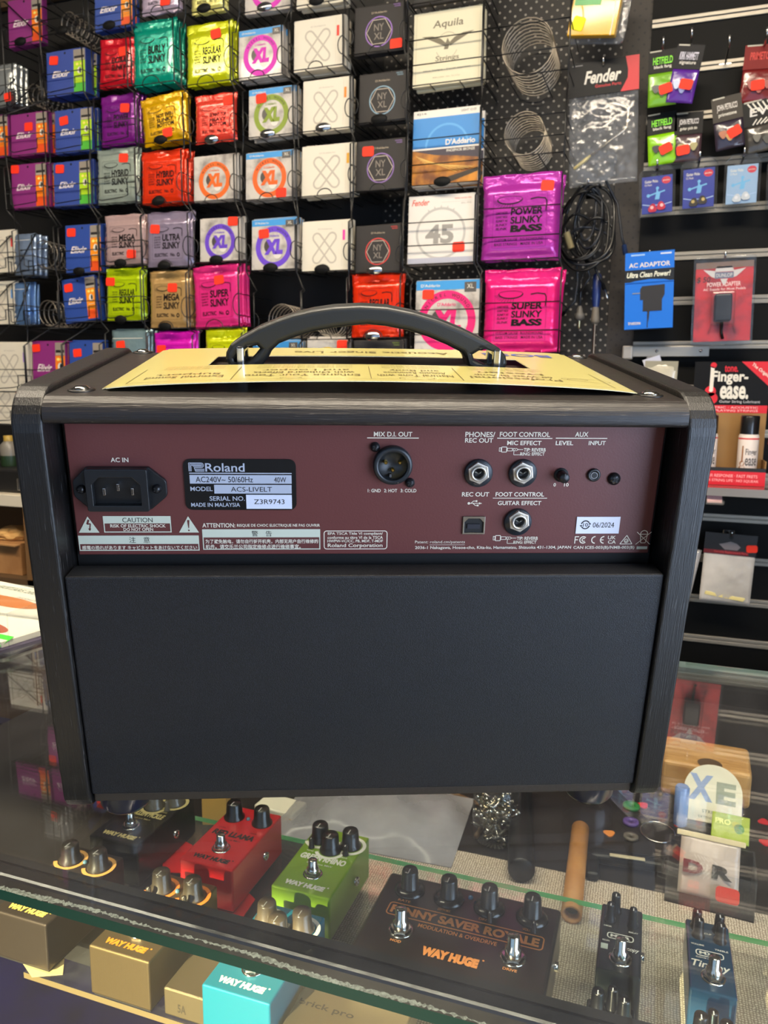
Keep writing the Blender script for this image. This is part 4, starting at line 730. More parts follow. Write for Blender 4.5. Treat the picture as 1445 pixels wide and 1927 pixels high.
for col,ps in RACK.items():
    ps.sort(key=lambda q:q[1]); u0=sum(q[0] for q in ps)/len(ps)
    t=thing('wire_string_rack',RL[col],'display rack',(u0,1.85,ps[0][1]))
    for side in (-1,1):
        path=[]
        for (u,z,w,h,e,i) in ps:
            x=u+side*(w/2+.0055); path+=[(x,FR+.0005,z),(x,FR+.0005,z+h*.94),(x,FR+.016,z+h*1.0)]
        b=MB(); b.tube([(path[0][0],BK,path[0][2]-.004)]+path+[(path[-1][0],BK,path[-1][2]+.004)],.0018,WIRE); ob(b,'side_wire',t)
    for (u,z,w,h,e,i) in ps: lb=PACKS[i][10] if i>=0 else ''; cq=any(k in lb for k in CHB); pocket(t,u,z,w,h,STY[col],e,cq,cq or any(k in lb for k in BKB) or (e and z>.9 and u>-1.5 and u<-1))
# ------------------------------------------------------------------ goods hanging on the slatwall and pegboard
VH=1.80
SHELL=glass('clear_shell',(.96,.97,.98),1.45,.08,.03,(.6,.62,.66),bump=(30,.4,.004))
def at4(q): return q
def hook(x,z,label,out=.075,y=1.852,up=.012):
    t=thing('display_hook',label,'hook',(x,y,z))
    b=MB(); b.tube([(0,.004,0),(0,-out*.7,-.001),(0,-out+.006,.002),(0,-out,up)],.0022,CHR,8); b.build('prong',t)
    b=MB(); b.box(-.012,.012,.000,.006,-.012,.004,CHR,.001); b.build('hook_plate',t)
    return t
def sheet(b,w,h,m,bulge=.004,seed=0,nx=10,nz=14,z0=0,wr=.0012):   # a soft two-sided bag
    rng=random.Random(seed); vs=[];fs=[]
    for j in range(nz+1):
        for i in range(nx+1):
            k=math.sin(math.pi*i/nx)*math.sin(math.pi*min(1,j/nz)); vs.append((-w/2+w*i/nx,-bulge*k+rng.uniform(-wr,wr)*(k**.5 if k>0 else 0),z0+h*j/nz))
    n=len(vs); vs+=[(x,-y*.6+.0006,z) for x,y,z in vs]; q=nx+1
    for j in range(nz):
        for i in range(nx): a=j*q+i; fs+=[(a,a+1,a+q+1,a+q),(n+a,n+a+q,n+a+q+1,n+a+1)]
    rim=[i for i in range(q)]+[j*q+nx for j in range(1,nz+1)]+[nz*q+i for i in range(nx-1,-1,-1)]+[j*q for j in range(nz-1,0,-1)]
    for a,c in zip(rim,rim[1:]+rim[:1]): fs.append((a,n+a,n+c,c))
    b.add(vs,fs,m,True)
def hang(name,label,cat,x0,x1,z0,z1,tilt=0,y=VH,yaw=0,lean=0,group=None):   # root at the hanging point
    t=thing(name,label,cat,((x0+x1)/2,y,z1),(lean,R(-tilt),yaw),group); return t,x1-x0,z1-z0
# picture frame helper: q=(xc,z0,w,h)
REDH=mat((205,20,40),.45)
# tremolo arm bag
q=(-0.2181,-0.0755,0.7063,0.9564)
t,w,h=hang('accessory_bag','clear bag with a black and red header card, holding a tremolo arm','accessory',*q,tilt=2.5,yaw=.05); hh=h*.27
b=MB(); b.box(-w/2,w/2,-.0012,.0012,-hh,0,mat((22,22,24),.5,spec=.25)); 
b.poly([(w*.31,-.0014,0),(w*.5,-.0014,0),(w*.5,-.0014,-hh),(w*.24,-.0014,-hh),(w*.34,-.0014,-hh*.62),(w*.345,-.0014,-hh*.38)],REDH)
b.text('Fender',-w*.28,w*.25,-hh*.66,-hh*.28,-.0015,WHT,2.4,.3); b.text('Genuine Parts',-w*.12,w*.25,-hh*.79,-hh*.70,-.0015,REDH,1); b.rect(-w*.45,-w*.30,-hh*.10,-hh*.07,-.0015,mat((120,120,120),.5)); b.disc(0,-hh*.09,.004,-.0015,DARK,14); b.build('header_card',t)
b=MB(); sheet(b,w*.99,h-hh,CLEAR,.007,2,14,18,-h,.0022); b.build('clear_bag',t)
b=MB(); b.tube([(w*.30,.001,-hh-h*.08),(w*.36,.001,-hh-h*.14),(w*.34,.001,-hh-h*.28),(w*.30,.001,-hh-h*.31),(-w*.18,.001,-hh-h*.48)],.0021,mat((215,205,190),.25,.8)); b.tube([(-w*.18,.001,-hh-h*.48),(-w*.25,.001,-hh-h*.51),(-w*.42,.001,-hh-h*.575)],[.0021,.0042,.0036],mat((224,206,140),.4),10); b.build('tremolo_arm',t)
hook(q[0]+w/2,q[3]-.012,'chrome hook holding the tremolo arm bag',.075,1.862)
# yellow pack cut by the top edge
q=(-0.2002,-0.1024,0.9804,1.1046)
t,w,h=hang('string_set_packet','yellow string packet in a clear sleeve at the top edge, above the tremolo arm bag','guitar strings',*q,tilt=-9,yaw=-.12,y=1.74)
b=MB(); b.box(-w/2,w/2,-.004,.012,-h,0,mat((226,172,12),.3,coat=.5),.002); b.rect(-w*.45,w*.1,-h*.55,-h*.05,-.0043,mat((120,190,120),.4)); b.rect(w*.52-.012,w*.52-.010,-h,0,-.0043,WHT); b.text('MANDOLIN',w*.28,w*.46,-h*.5,-h*.42,-.0044,mat((160,120,20),.5),1); b.build('packet',t)
b=MB(); b.prism([rpts(-w*.52,w*.66,-h*1.07,h*.05,.012)],.014,.022,CLEAR,.002); b.build('clear_sleeve',t)
sticker(t,-w*.30,-h*.82,-.0044,.25,mat((238,236,20),.6),.013,.013)
# pick and parts bags
def smallbag(q,label,tilt,body,head,words,wc,st,hfrac=.42,extra=None,sub=None,seed=0,y=VH,lean=0):
    t,w,h=hang('accessory_bag',label,'accessory',*q,tilt=tilt,y=y); hh=h*hfrac
    b=MB(); b.box(-w/2,w/2,-.001,.001,-hh,0,mat(tuple(int(c*.7) for c in head),.5,spec=.25)); b.text(words,-w*.34,w*.34,-hh*.62,-hh*.30,-.0012,mat(wc,.5),1.6,.05)
    if sub: b.text(sub,-w*.30,w*.30,-hh*.84,-hh*.66,-.0012,WHT,1.2)
    b.rect(-w*.45,-w*.05,-hh*.06,0.0,-.0012,mat((180,176,160),.4)); b.build('header_card',t)
    b=MB(); sheet(b,w*.98,h-hh,mat(body,.22,coat=.7,bump=(70,.4,.003)) if body else CLEAR,.005,seed,10,10,-h,.0012); b.build('bag_body',t)
    if extra: extra(t,w,h,hh)
    if st: sticker(t,st[0]*w,-st[1]*h,-.0085,st[2],STK,.0125,.0095)
    return t
def picks(cols,y=-.0065,n=3):
    def f(t,w,h,hh):
        for k in range(n):
            b=MB(); s=.010; px=(-.22+.22*k)*w; pz=-hh-(h-hh)*(.55+.12*(k%2)); b.prism([rounded([(px-s,pz+s),(px+s,pz+s),(px,pz-s)],[s*.4]*3,4)],y-.001,y,mat(cols[k%len(cols)],.3,coat=.4)); b.build('guitar_pick',t)
    return f
smallbag((-0.0566,-0.0014,0.8433,0.9490),'upper of the two green pick bags with a black header card',2,(120,176,40),(18,18,18),'HETFIELD',(130,230,30),(.12,.72,-.2),.40,picks([(60,62,60),(90,92,90)]),'black fang',1,1.77)
smallbag((-0.0543,0.0045,0.7378,0.8394),'lower of the two green pick bags with a black header card',5,(140,205,20),(18,18,18),'HETFIELD',(130,230,30),(.10,.72,-.35),.40,picks([(60,62,60),(90,92,90)]),'black fang',2)
smallbag((-0.0019,0.0501,0.8430,0.9506),'purple pick bag with a black header, tilted, right of the upper green bag',-9,(92,42,150),(22,20,30),'KIRK HAMMETT',(220,216,230),(.12,.70,.1),.42,picks([(190,200,230),(120,130,190)]),'signature',3,1.765)
smallbag((0.0022,0.0567,0.7397,0.8350),'dark plum pick bag with a black header, right of the lower green bag',0,(74,54,60),(26,22,22),'JOHN PETRUCCI',(220,214,210),(-.15,.78,-.15),.44,picks([(170,160,110),(140,60,50)]),'guitar pick tin',4)
smallbag((0.0675,0.1225,0.7506,0.8505),'tilted pick bag with a grey-brown header and copper coloured picks',9,(52,44,58),(92,84,74),'JOHN PETRUCCI',(222,214,204),(.16,.72,-.35),.46,picks([(176,110,80),(190,150,90)]),'primetone',5,1.775)
smallbag((0.1257,0.1942,0.8409,0.9475),'red pick bag at the right edge beside the empty hook',-3,(120,34,34),(176,24,22),'PRIMETONE',(210,40,30),(-.05,.72,-.12),.42,picks([(150,40,40)]),None,6)
t=smallbag((0.1262,0.2069,0.7475,0.8470),'black and white striped pick bag at the right edge, below the red one',8,(70,66,60),(30,30,30),'EVH',(225,222,216),None,.48,picks([(110,108,100),(70,70,66)]),None,7)
b=MB()
for k in range(7): b.line([(-.03+.009*k,-.004),(-.018+.008*k,-.022)],.0028,-.0014,WHT)
for k in range(6): b.line([(.030-.009*k,-.036),(.012-.007*k,-.046)],.0022,-.0014,WHT)
b.build('striped_pattern',t)
def pickpack(q,label,pc,glared=False,tilt=2):
    t,w,h=hang('pick_pack',label,'accessory',*q,tilt=tilt)
    NB=mat((30,50,150),.35) if not glared else mat((150,180,214),.3)  # pale tint paints the glare over the blue card
    b=MB(); b.box(-w*.42,w*.42,-.001,.001,-h*.93,-h*.20,NB,.0004); y=-.0012
    b.text('Guitar Picks',-w*.34,w*.02,-h*.325,-h*.27,y,WHT,1.4); b.text('12 Pack',-w*.34,-w*.14,-h*.385,-h*.345,y,WHT,.6); b.ring(w*.25,-h*.30,0,w*.10,y,mat((205,30,60),.5),20,1.25); b.text('picks',w*.16,w*.34,-h*.32,-h*.285,y-.0001,WHT,1)
    LB=mat((110,180,225),.5)
    b.poly([(-w*.06,y,-h*.66),(w*.06,y,-h*.66),(w*.09,y,-h*.54),(w*.03,y,-h*.50),(w*.02,y,-h*.455),(-w*.02,y,-h*.455),(-w*.02,y,-h*.50)],LB); b.line([(0,-h*.53),(-w*.2,-h*.57)],.003,y-.0001,LB); b.line([(w*.04,-h*.53),(w*.22,-h*.50)],.003,y-.0001,LB); b.disc(w*.01,-h*.44,.0032,y-.0001,LB,12); b.ring(-w*.24,-h*.575,0,.0035,y-.0002,LB,12)
    b.line([(-w*.40,-h*.74),(-w*.2,-h*.77),(w*.2,-h*.77),(w*.40,-h*.74)],.0018,y,mat((170,195,230),.5)); b.build('printed_card',t)
    b=MB(); b.prism([rounded([(-w*.5,-h),(w*.5,-h),(w*.5,-h*.13),(w*.3,0),(-w*.3,0),(-w*.5,-h*.13)],[.004,.004,.01,.008,.008,.01],4),[(.006*math.cos(R(30*k)),-h*.07+.004*math.sin(R(30*k))) for k in range(12)]],-.007,.004,SHELL if not glared else ACRYL,.002); b.build('clear_shell',t)
    for k,(dx,dz,sg) in enumerate(((-.14,-.80,1),(.13,-.77,-1))):
        b=MB(); s=w*.17; cx_,cz_=dx*w,dz*h; b.prism([rounded([(cx_-s,cz_-s*.9),(cx_+s,cz_-s*.9),(cx_+sg*s*.25,cz_+s)],[s*.45]*3,5)],-.0045,-.0025,mat(pc[0],.3,coat=.5)); b.ring(cx_,cz_-s*.15,0,s*.28,-.0047,mat(pc[1],.35,.3),14); b.build('guitar_pick',t)
    return t
q=[(-0.0631,0.0091,0.6339,0.7364),(0.0187,0.0907,0.6395,0.7454),(0.1033,0.1719,0.6426,0.7456),(0.1818,0.2474,0.6356,0.7371)]
pickpack(q[0],'blue pick pack with two red picks',((200,30,60),(240,190,190)),tilt=3); pickpack(q[1],'blue pick pack with two dark brown picks',((46,38,30),(196,170,100))); pickpack(q[2],'pale glaring pick pack with its blue card washed out, right of the brown picks',((200,206,214),(225,225,230)),True,1); pickpack(q[3],'blue pick pack cut by the right edge beside the pale one',((60,60,90),(150,150,160)))
for k,l in enumerate(('red pick pack','brown pick pack','pale pick pack')): hook((q[k][0]+q[k][1])/2,q[k][3]-.006,'chrome hook holding the %s'%{'red pick pack':'pack with two red picks','brown pick pack':'pack with two brown picks','pale pick pack':'pale glaring pick pack'}[l],.07,1.852,.014)
for pt,l in (((-0.0295,0.9536),'chrome hook above the upper green pick bag'),((0.0233,0.9628),'chrome hook above the purple pick bag'),((0.0933,0.9410),'empty chrome hook between the purple and the red bag'),((0.1596,0.9462),'chrome hook holding the red pick bag')): hook(pt[0],pt[1],l,.09,1.852,.018)
# blue adaptor box
q=(-0.0796,0.0181,0.4013,0.5588)
BL=mat((10,110,215),.4); t,w,h=hang('adaptor_box','bright blue adaptor box with a black plug drawing, hung on the slatwall','box',*q,tilt=2.2,y=1.785,lean=.03)
b=MB(); b.box(-w/2,w/2,-.018,.012,-h,-h*.22,BL,.0006); b.box(-w/2,w/2,-.0185,-.0175,-h*.23,0,BL); y=-.0190
b.rect(-w/2,w/2,-h*.385,-h*.225,y,mat((14,18,24),.4)); b.poly([(-w*.5,y-.0001,-h*.40),(-w*.5,y-.0001,-h*.385),(w*.5,y-.0001,-h*.385),(w*.5,y-.0001,-h*.40),(w*.3,y-.0001,-h*.365),(0,y-.0001,-h*.352),(-w*.3,y-.0001,-h*.37)],BL)
b.text('AC ADAPTOR',-w*.42,w*.42,-h*.195,-h*.135,y,WHT,1.4); b.text('Ultra Clean Power!',-w*.46,w*.43,-h*.325,-h*.255,y-.0002,mat((236,236,214),.5),1.8,.25); b.text('truetone',-w*.42,-w*.16,-h*.94,-h*.90,y,WHT,1.2); b.rect(-w*.38,-w*.1,-h*.045,-h*.025,y,mat((150,190,235),.5)); b.rect(w*.22,w*.44,-h*.045,-h*.025,y,mat((200,215,235),.5))
AD=mat((34,32,34),.5); b.poly([(-w*.14,y-.0001,-h*.44),(w*.32,y-.0001,-h*.43),(w*.32,y-.0001,-h*.56),(w*.27,y-.0001,-h*.62),(w*.27,y-.0001,-h*.77),(w*.02,y-.0001,-h*.77),(0,y-.0001,-h*.92),(-w*.03,y-.0001,-h*.77),(-w*.12,y-.0001,-h*.77),(-w*.12,y-.0001,-h*.62),(-w*.18,y-.0001,-h*.62),(-w*.18,y-.0001,-h*.48)],AD); b.line([(-w*.18,-h*.53),(-w*.34,-h*.53)],.0022,y-.0001,mat((130,140,150),.4)); b.line([(-w*.02,-h*.80),(-w*.02,-h*.985)],.0016,y-.0001,AD); b.build('printed_carton',t)
hook((q[0]+q[1])/2,q[3]-.008,'chrome hook holding the blue adaptor box',.075,1.852)
# red adaptor card
q=(0.0575,0.1766,0.3661,0.5457)
t,w,h=hang('power_adaptor','black power adaptor in a clear shell on a red card with silver wings','adaptor',*q,tilt=1.5,y=1.79)
b=MB(); b.box(-w*.46,w*.46,-.001,.001,-h*.955,-h*.06,mat((196,40,44),.4,noise=(30,(150,28,36),.45,.65)),.0004); b.rect(-w*.46,w*.46,-h*.13,-h*.06,-.0012,mat((120,96,84),.5)); y=-.0012
SV=mat((206,200,196),.4); b.poly([(-w*.34,y,-h*.14),(-w*.14,y,-h*.16),(-w*.14,y,-h*.24),(-w*.20,y,-h*.225)],SV); b.poly([(w*.34,y,-h*.14),(w*.20,y,-h*.225),(w*.14,y,-h*.24),(w*.14,y,-h*.16)],SV); b.rect(-w*.15,w*.15,-h*.245,-h*.175,y-.0001,mat((110,116,136),.4)); b.text('DUNLOP',-w*.13,w*.13,-h*.23,-h*.19,y-.0002,SV,1.4); b.poly([(-w*.16,y,-h*.17),(w*.16,y,-h*.17),(w*.12,y,-h*.11),(-w*.12,y,-h*.11)],SV); b.poly([(-w*.06,y-.0001,-h*.25),(w*.06,y-.0001,-h*.25),(w*.02,y-.0001,-h*.31),(-w*.02,y-.0001,-h*.31)],SV)
b.text('POWER ADAPTER',-w*.27,w*.27,-h*.335,-h*.285,y,mat((240,206,200),.5),1.5); b.text('AC Supply for Most Pedals',-w*.33,w*.35,-h*.385,-h*.35,y,mat((240,206,200),.5),1); b.text('$ 50',-w*.44,-w*.22,-h*.29,-h*.22,y-.0002,INK,1.4,.1); b.build('backing_card',t)
b=MB(); b.box(-w*.15,w*.13,-.032,-.002,-h*.74,-h*.43,mat((14,14,17),.4),.004,3); b.tube([(-w*.01,-.014,-h*.74),(-w*.01,-.012,-h*.86),(w*.02,-.008,-h*.93)],.003,BLK); o=b.build('adaptor_body',t); o['label']='black adaptor body'
b=MB(); b.prism([rpts(-w*.5,w*.5,-h,0,.006)],-.004,.003,SHELL,.0015); b.box(-w*.20,w*.18,-.036,-.004,-h*.78,-h*.40,ACRYL,.005,3)
for sx in (-1,1): b.tube([(sx*w*.17,-.006,-h*.75),(sx*w*.22,-.004,-h*.87)],.0022,ACRYL)
b.build('clear_shell',t); hook((q[0]+q[1])/2,q[3]-.006,'chrome hook holding the red adaptor card',.07,1.852,.014)
# bracket on the rail, small bags under it
x,z=(-0.0667,0.3544); x2=0.1022
t=thing('face_out_bracket','pale metal bar clipped along a slatwall rail with a clear drop tab','bracket',(x,1.83,z))
b=MB(); b.box(-.010,.012,-.012,.012,-.016,.014,mat((170,164,156),.4,.5),.003); b.build('end_cap',t)
b=MB(); b.box(.010,x2-x,-.004,.004,-.010,.012,mat((166,160,150),.35,.7),.001)
for k in (.062,.152): b.lathe([(.0035,0),(.003,.002),(.0001,.0025)],CHR,12,(k,-.004,.002),'y')
b.build('bar',t)
b=MB(); b.box(.042,.066,-.0055,-.0035,-.062,-.010,mat((126,124,126),.3,.2),.0006)
for k in (.049,.059): b.lathe([(.0022,0),(.002,.0015),(.0001,.002)],CHR,10,(k,-.0055,-.028),'y')
b.build('drop_tab',t)
q=(-0.0266,0.0409,0.2537,0.3311)
t,w,h=hang('accessory_bag','small cream parts bag under the drop tab, half hidden by the amplifier','accessory',*q,tilt=-1,y=1.80)
b=MB(); sheet(b,w,h,mat((196,188,166),.25,coat=.7,bump=(60,.5,.003)),.006,9,10,10,-h); b.build('bag_body',t); b=MB(); b.box(-w*.5,w*.5,-.0012,.0012,-h*.22,.003,mat((150,144,124),.4)); b.build('header_card',t)
q=(-0.0341,0.0032,0.2706,0.3425)
t,w,h=hang('accessory_bag','white-blue paper packet leaning behind the cream parts bag','accessory',*q,tilt=18,y=1.825)
b=MB(); b.box(-w/2,w/2,-.001,.001,-h,0,mat((202,204,222),.4)); b.build('packet',t)
# counter display of string lubricant
x0,x1,z0,z1=(0.0746,0.2201,0.0799,0.3331)
shz=z0-.001
t=thing('lubricant_display','black and red cardboard display of string lubricant bottles on the slatwall shelf','display box',((x0+x1)/2,1.79,shz),(0,0,0)); w=x1-x0; h=z1-z0
BK2=mat((10,9,10),.5,spec=.2); RD=mat((214,16,34),.45)
b=MB(); b.box(-w/2,w/2,-.001,.002,h*.58,h,BK2); y=-.0013; H0=h*.58; Hh=h*.42
b.rect(-w/2,w/2,H0,H0+Hh*.15,y,RD); b.text('ELECTRIC · ACOUSTIC',-w*.36,w*.38,H0+Hh*.085,H0+Hh*.125,y-.0001,mat((240,190,190),.5),.8); b.text('FAST PLAYING STRINGS',-w*.36,w*.38,H0+Hh*.025,H0+Hh*.065,y-.0001,mat((240,190,190),.5),.8)
b.poly([(w*.12,y,h),(w*.5,y,h),(w*.5,y,h-Hh*.48)],RD)
vs,fs,a,c,d,e=textmesh('The Original!',1.4); k=w*.32/(c-a); b.add([(w*.24+(px-a)*k*.80+(py-d)*k*.62,y-.0001,h-Hh*.08-(px-a)*k*.62+(py-d)*k*.80) for px,py in vs],fs,WHT)
b.text('Finger-',-w*.26,w*.22,H0+Hh*.55,H0+Hh*.82,y-.0001,WHT,2.6); b.text('ease.',-w*.14,w*.24,H0+Hh*.27,H0+Hh*.53,y-.0001,WHT,2.8); b.text('tone.',-w*.10,w*.08,H0+Hh*.80,H0+Hh*.93,y-.0001,RD,1.8); b.text('Guitar String Lubricant',-w*.14,w*.40,H0+Hh*.18,H0+Hh*.25,y-.0001,mat((190,186,186),.5),1)
b.rect(-w*.285,-w*.235,H0+Hh*.45,H0+Hh*.90,y-.0002,WHT); b.disc(-w*.25,H0+Hh*.93,.006,y-.0002,RD,14); b.ring(-w*.27,H0+Hh*.42,0,.011,y-.0001,RD,18); b.ring(-w*.25,H0+Hh*.28,0,.0125,y-.0001,RD,18); b.disc(-w*.262,H0+Hh*.44,.004,y-.0003,WHT,12); b.build('printed_header',t)
CARD=mat((150,112,62),.7); b=MB(); b.box(-w/2,w/2,-.001,.002,.0,h*.58,CARD); b.box(-w/2,-w/2+.002,-.062,.0,0,h*.20,CARD); b.box(w/2-.002,w/2,-.062,0,0,h*.20,CARD); b.box(-w/2,w/2,-.062,0,0,.002,CARD)
b.box(-w/2,w/2,-.064,-.062,0,h*.13,RD); b.rect(-w/2,w/2,h*.115,h*.145,-.0642,mat((20,18,18),.5)); b.text('GREATER RESPONSE · FAST FRETS',-w*.40,w*.40,h*.065,h*.090,-.0643,mat((250,170,170),.5),1); b.text('LONGER STRING LIFE · NO SQUEAK',-w*.40,w*.42,h*.025,h*.05,-.0643,mat((250,170,170),.5),1); b.build('tray',t)
b=MB(); b.box(w*.5,w*.5+.004,-.066,-.060,h*.34,h*.56,RD,.001); b.box(w*.5-.0002,w*.5+.0042,-.0662,-.0598,h*.41,h*.48,WHT); b.build('side_tab',t)
for bx,l in ((-.27,'lubricant bottle on the left of the cardboard display, partly hidden by the amplifier'),(.27,'lubricant bottle on the right of the cardboard display')):
    o=thing('lubricant_bottle',l,'bottle',((x0+x1)/2+bx*w,1.79-.034,shz+.0025)); r=w*.135; hb=h*.555
    b=MB(); b.lathe([(r*.92,0),(r,.003),(r,hb*.70),(r*.9,hb*.73),(.0001,hb*.73)],mat((226,214,206),.4),28); 
    WB=mat((150,94,40),.5)
    def wrap(u,v_,k=1.006): a=u/r; return (r*k*math.sin(a),-r*k*math.cos(a),v_)
    for cz_,rr in ((hb*.22,.0075),(hb*.30,.0055)): b.poly([wrap(-.012+rr*math.cos(R(24*k)),cz_+rr*math.sin(R(24*k))) for k in range(15)],WB)
    b.poly([wrap(-.0135,hb*.32),wrap(-.0105,hb*.32),wrap(-.0105,hb*.56),wrap(-.0135,hb*.56)],WB)
    for s_,za,zb_ in (('Finger',.40,.52),('ease',.27,.385)):
        v_,f_,a,c,d,e=textmesh(s_,1.6); b.add([wrap(-.006+(px-a)/(c-a)*.024,hb*(za+(py-d)/(e-d)*(zb_-za)),1.008) for px,py in v_],f_,mat((90,84,82),.5))
    b.lathe([(r*1.004,hb*.02),(r*1.004,hb*.09)],RD,28,cap=False); b.lathe([(r*1.004,hb*.655),(r*1.004,hb*.675)],RD,28,cap=False); b.build('bottle_body',o)
    b=MB(); b.lathe([(r*.93,hb*.73),(r*.93,hb*.98),(r*.86,hb),(.0001,hb)],mat((18,18,20),.3,coat=.4),28); b.build('cap',o)
# shelf, label holder, lower bags, things further down the slatwall
t=thing('slatwall_shelf','dark glossy shelf clipped to the slatwall under the lubricant display','shelf',((x0+x1)/2,1.79,shz-.006)); b=MB(); b.box(-w*.75,w*1.2,-.12,.062,-.006,.0055,mat((96,84,80),.18,coat=.6),.001); b.build('shelf_board',t); b=MB(); b.box(-w*.75,w*1.2,-.122,-.120,-.010,.006,mat((150,140,130),.35,.6)); b.build('shelf_edge',t)
q=(0.1079,0.1420,0.0493,0.0818)
t=thing('label_holder','clear acrylic label holder leaning at the front of the slatwall shelf','label holder',((q[0]+q[1])/2,1.672,q[2]-.004),(-.5,0,.1)); b=MB(); ww=q[1]-q[0]; b.box(-ww/2,ww/2,-.002,.002,0,.030,ACRYL,.001); b.box(-ww/2,ww/2,-.014,.002,-.001,.002,ACRYL,.0006); b.build('acrylic_stand',t); b=MB(); b.box(-ww*.42,ww*.42,-.0004,.0004,.003,.027,mat((200,150,150),.4)); b.build('price_label',t)
q=(0.1204,0.2244,-0.1876,-0.0336)
t,w,h=hang('accessory_bag','milky parts bag with a black and red header, low on the slatwall','accessory',*q,tilt=-1.5,y=1.79); hh=h*.30
b=MB(); b.box(-w/2,w/2,-.0012,.0012,-hh,0,mat((20,14,14),.4)); b.rect(-w/2,w*.36,-hh*.98,-hh*.80,-.0014,mat((120,20,24),.4)); b.text('Genuine Replacement Parts',-w*.30,w*.34,-hh*.95,-hh*.83,-.0015,mat((220,60,60),.5),1); b.disc(0,-hh*.16,.005,-.0014,DARK,14)
b.poly([(-w*.22,-.0015,-hh*.52),(-w*.12,-.0015,-hh*.46),(0,-.0015,-hh*.36),(w*.12,-.0015,-hh*.44),(w*.20,-.0015,-hh*.60),(w*.14,-.0015,-hh*.76),(-w*.10,-.0015,-hh*.76)],mat((128,118,120),.4)); b.build('header_card',t)
b=MB(); sheet(b,w*.98,h-hh,glass('milky_plastic',(.86,.85,.82),1.45,.15,.55,(.70,.66,.62),bump=(22,.6,.006),dscale=6),.007,12,14,14,-h,.002); b.build('clear_bag',t)
b=MB(); b.prism([rounded([(-w*.40,-h*.90),(w*.36,-h*.955),(w*.40,-h*.90),(-w*.38,-h*.85)],[.002]*4,3)],-.003,.001,mat((224,208,140),.45),.001); b.build('bone_nut',t); sticker(t,w*.41,-hh*.62,-.0022,-.1,STK,.011,.008)
hook((q[0]+q[1])/2,q[3]-.006,'chrome hook holding the low clear parts bag',.07,1.852)
q=(0.0627,0.1165,-0.2073,-0.0718)
t,w,h=hang('accessory_bag','pale parts bag corner showing beside the right edge of the amplifier','accessory',*q,tilt=-9,y=1.80); b=MB(); sheet(b,w,h,mat((186,180,176),.25,coat=.6,bump=(60,.5,.003)),.006,13,8,10,-h); b.build('bag_body',t)
# cables, screwdriver, hanging plug
x,z=(-0.1646,0.7038)
hook(x,z,'brass tipped hook carrying the bundle of black cables',.085,1.862)
t=thing('cable_bundle','tangled bundle of black audio cables hung on the pegboard','cable',(x,1.80,z)); rng=random.Random(8)
CB=[mat((20,21,23),.35,coat=.2),mat((34,38,46),.4),mat((16,16,17),.4)]
def loopcable(cx_,cz_,rx,rz,ph,m,r,turns=1.0):
    pts=[]
    for k in range(49):
        a=2*math.pi*turns*k/48+ph; pts.append((cx_+rx*math.sin(a)*(1+.08*math.sin(3*a+ph)),-.008+.014*math.sin(a*1.7+ph),cz_+rz*math.cos(a)))
    return pts
SC=.001
for k,(cx_,cz_,rx,rz) in enumerate(((-.005,-.075,.040,.075),(.005,-.065,.028,.065),(-.012,-.085,.050,.070),(.018,-.080,.042,.078),(.0,-.058,.018,.056),(-.020,-.105,.036,.048),(.022,-.115,.040,.046),(.0,-.125,.052,.040),(-.005,-.095,.055,.082))):
    b=MB(); b.tube(loopcable(cx_,cz_,rx,rz,rng.uniform(-.3,.3),None,0),.0028 if k%3 else .0034,CB[k%3],7,True); b.build('cable_loop',t)
for k,p in enumerate(([(.012,0,-.13),(.022,-.004,-.17),(.040,-.006,-.205)],[(-.02,0,-.14),(-.014,-.003,-.20),(-.018,-.006,-.24),(-.038,-.006,-.262)],[(.0,0,-.15),(.012,-.004,-.19),(-.010,-.006,-.222)],[(.035,0,.01),(.062,-.004,-.04),(.075,-.006,-.11),(.080,-.006,-.125)])):
    b=MB(); b.tube(p,.0026,CB[k%2],7); b.build('cable_end',t)
for p,q_ in (((.040,-.006,-.205),(.052,-.006,-.238)),((-.038,-.006,-.262),(-.060,-.006,-.285))):
    b=MB(); P_=Vector(p); Q_=Vector(q_); b.tube([P_,P_.lerp(Q_,.35)],.0042,BLK,10); b.tube([P_.lerp(Q_,.35),P_.lerp(Q_,.88),Q_],[.0031,.0031,.0012],CHR,10); b.build('jack_plug',t)
b=MB(); b.tube([(.080,-.006,-.125),(.084,-.006,-.145)],.0052,mat((52,72,112),.4),10); b.build('blue_connector',t)
b=MB(); b.tube([(-.042,-.012,-.095),(-.030,-.014,-.128)],.0075,mat((176,158,112),.45),10); b.build('tan_tie',t)
x,z=(-0.1386,0.5242)
t=thing('screwdriver','screwdriver with a blue and grey handle hanging on the pegboard under the cables','tool',(x,1.815,z)); b=MB(); b.lathe([(.006,0),(.0095,-.006),(.0095,-.05),(.0075,-.068),(.0072,-.072)],mat((30,48,104),.35,coat=.4),16); b.lathe([(.0072,-.072),(.008,-.085),(.0095,-.098),(.0095,-.104),(.005,-.108)],mat((120,112,100),.4),16); b.build('handle',t); b=MB(); b.lathe([(.0032,-.106),(.0032,-.20)],mat((150,128,106),.25,.9),12); b.box(-.004,.004,-.0008,.0008,-.212,-.198,mat((150,128,106),.25,.9)); b.build('shaft',t)
x,z=(-0.1723,0.4735)
t=thing('hanging_plug','grey cable plug hanging straight down on the pegboard, left of the screwdriver','cable',(x,1.81,z)); b=MB(); b.tube([(0,.02,.05),(0,0,.03),(0,0,-.02)],.003,CB[1]); b.build('cable_end',t); b=MB(); b.lathe([(.003,-.018),(.006,-.024),(.007,-.032),(.011,-.036),(.011,-.046),(.004,-.050)],mat((104,100,94),.45),14); b.build('plug_body',t); b=MB(); b.lathe([(.0030,-.05),(.0030,-.064),(.0012,-.068)],mat((206,192,150),.25,.9),12); b.build('plug_tip',t)
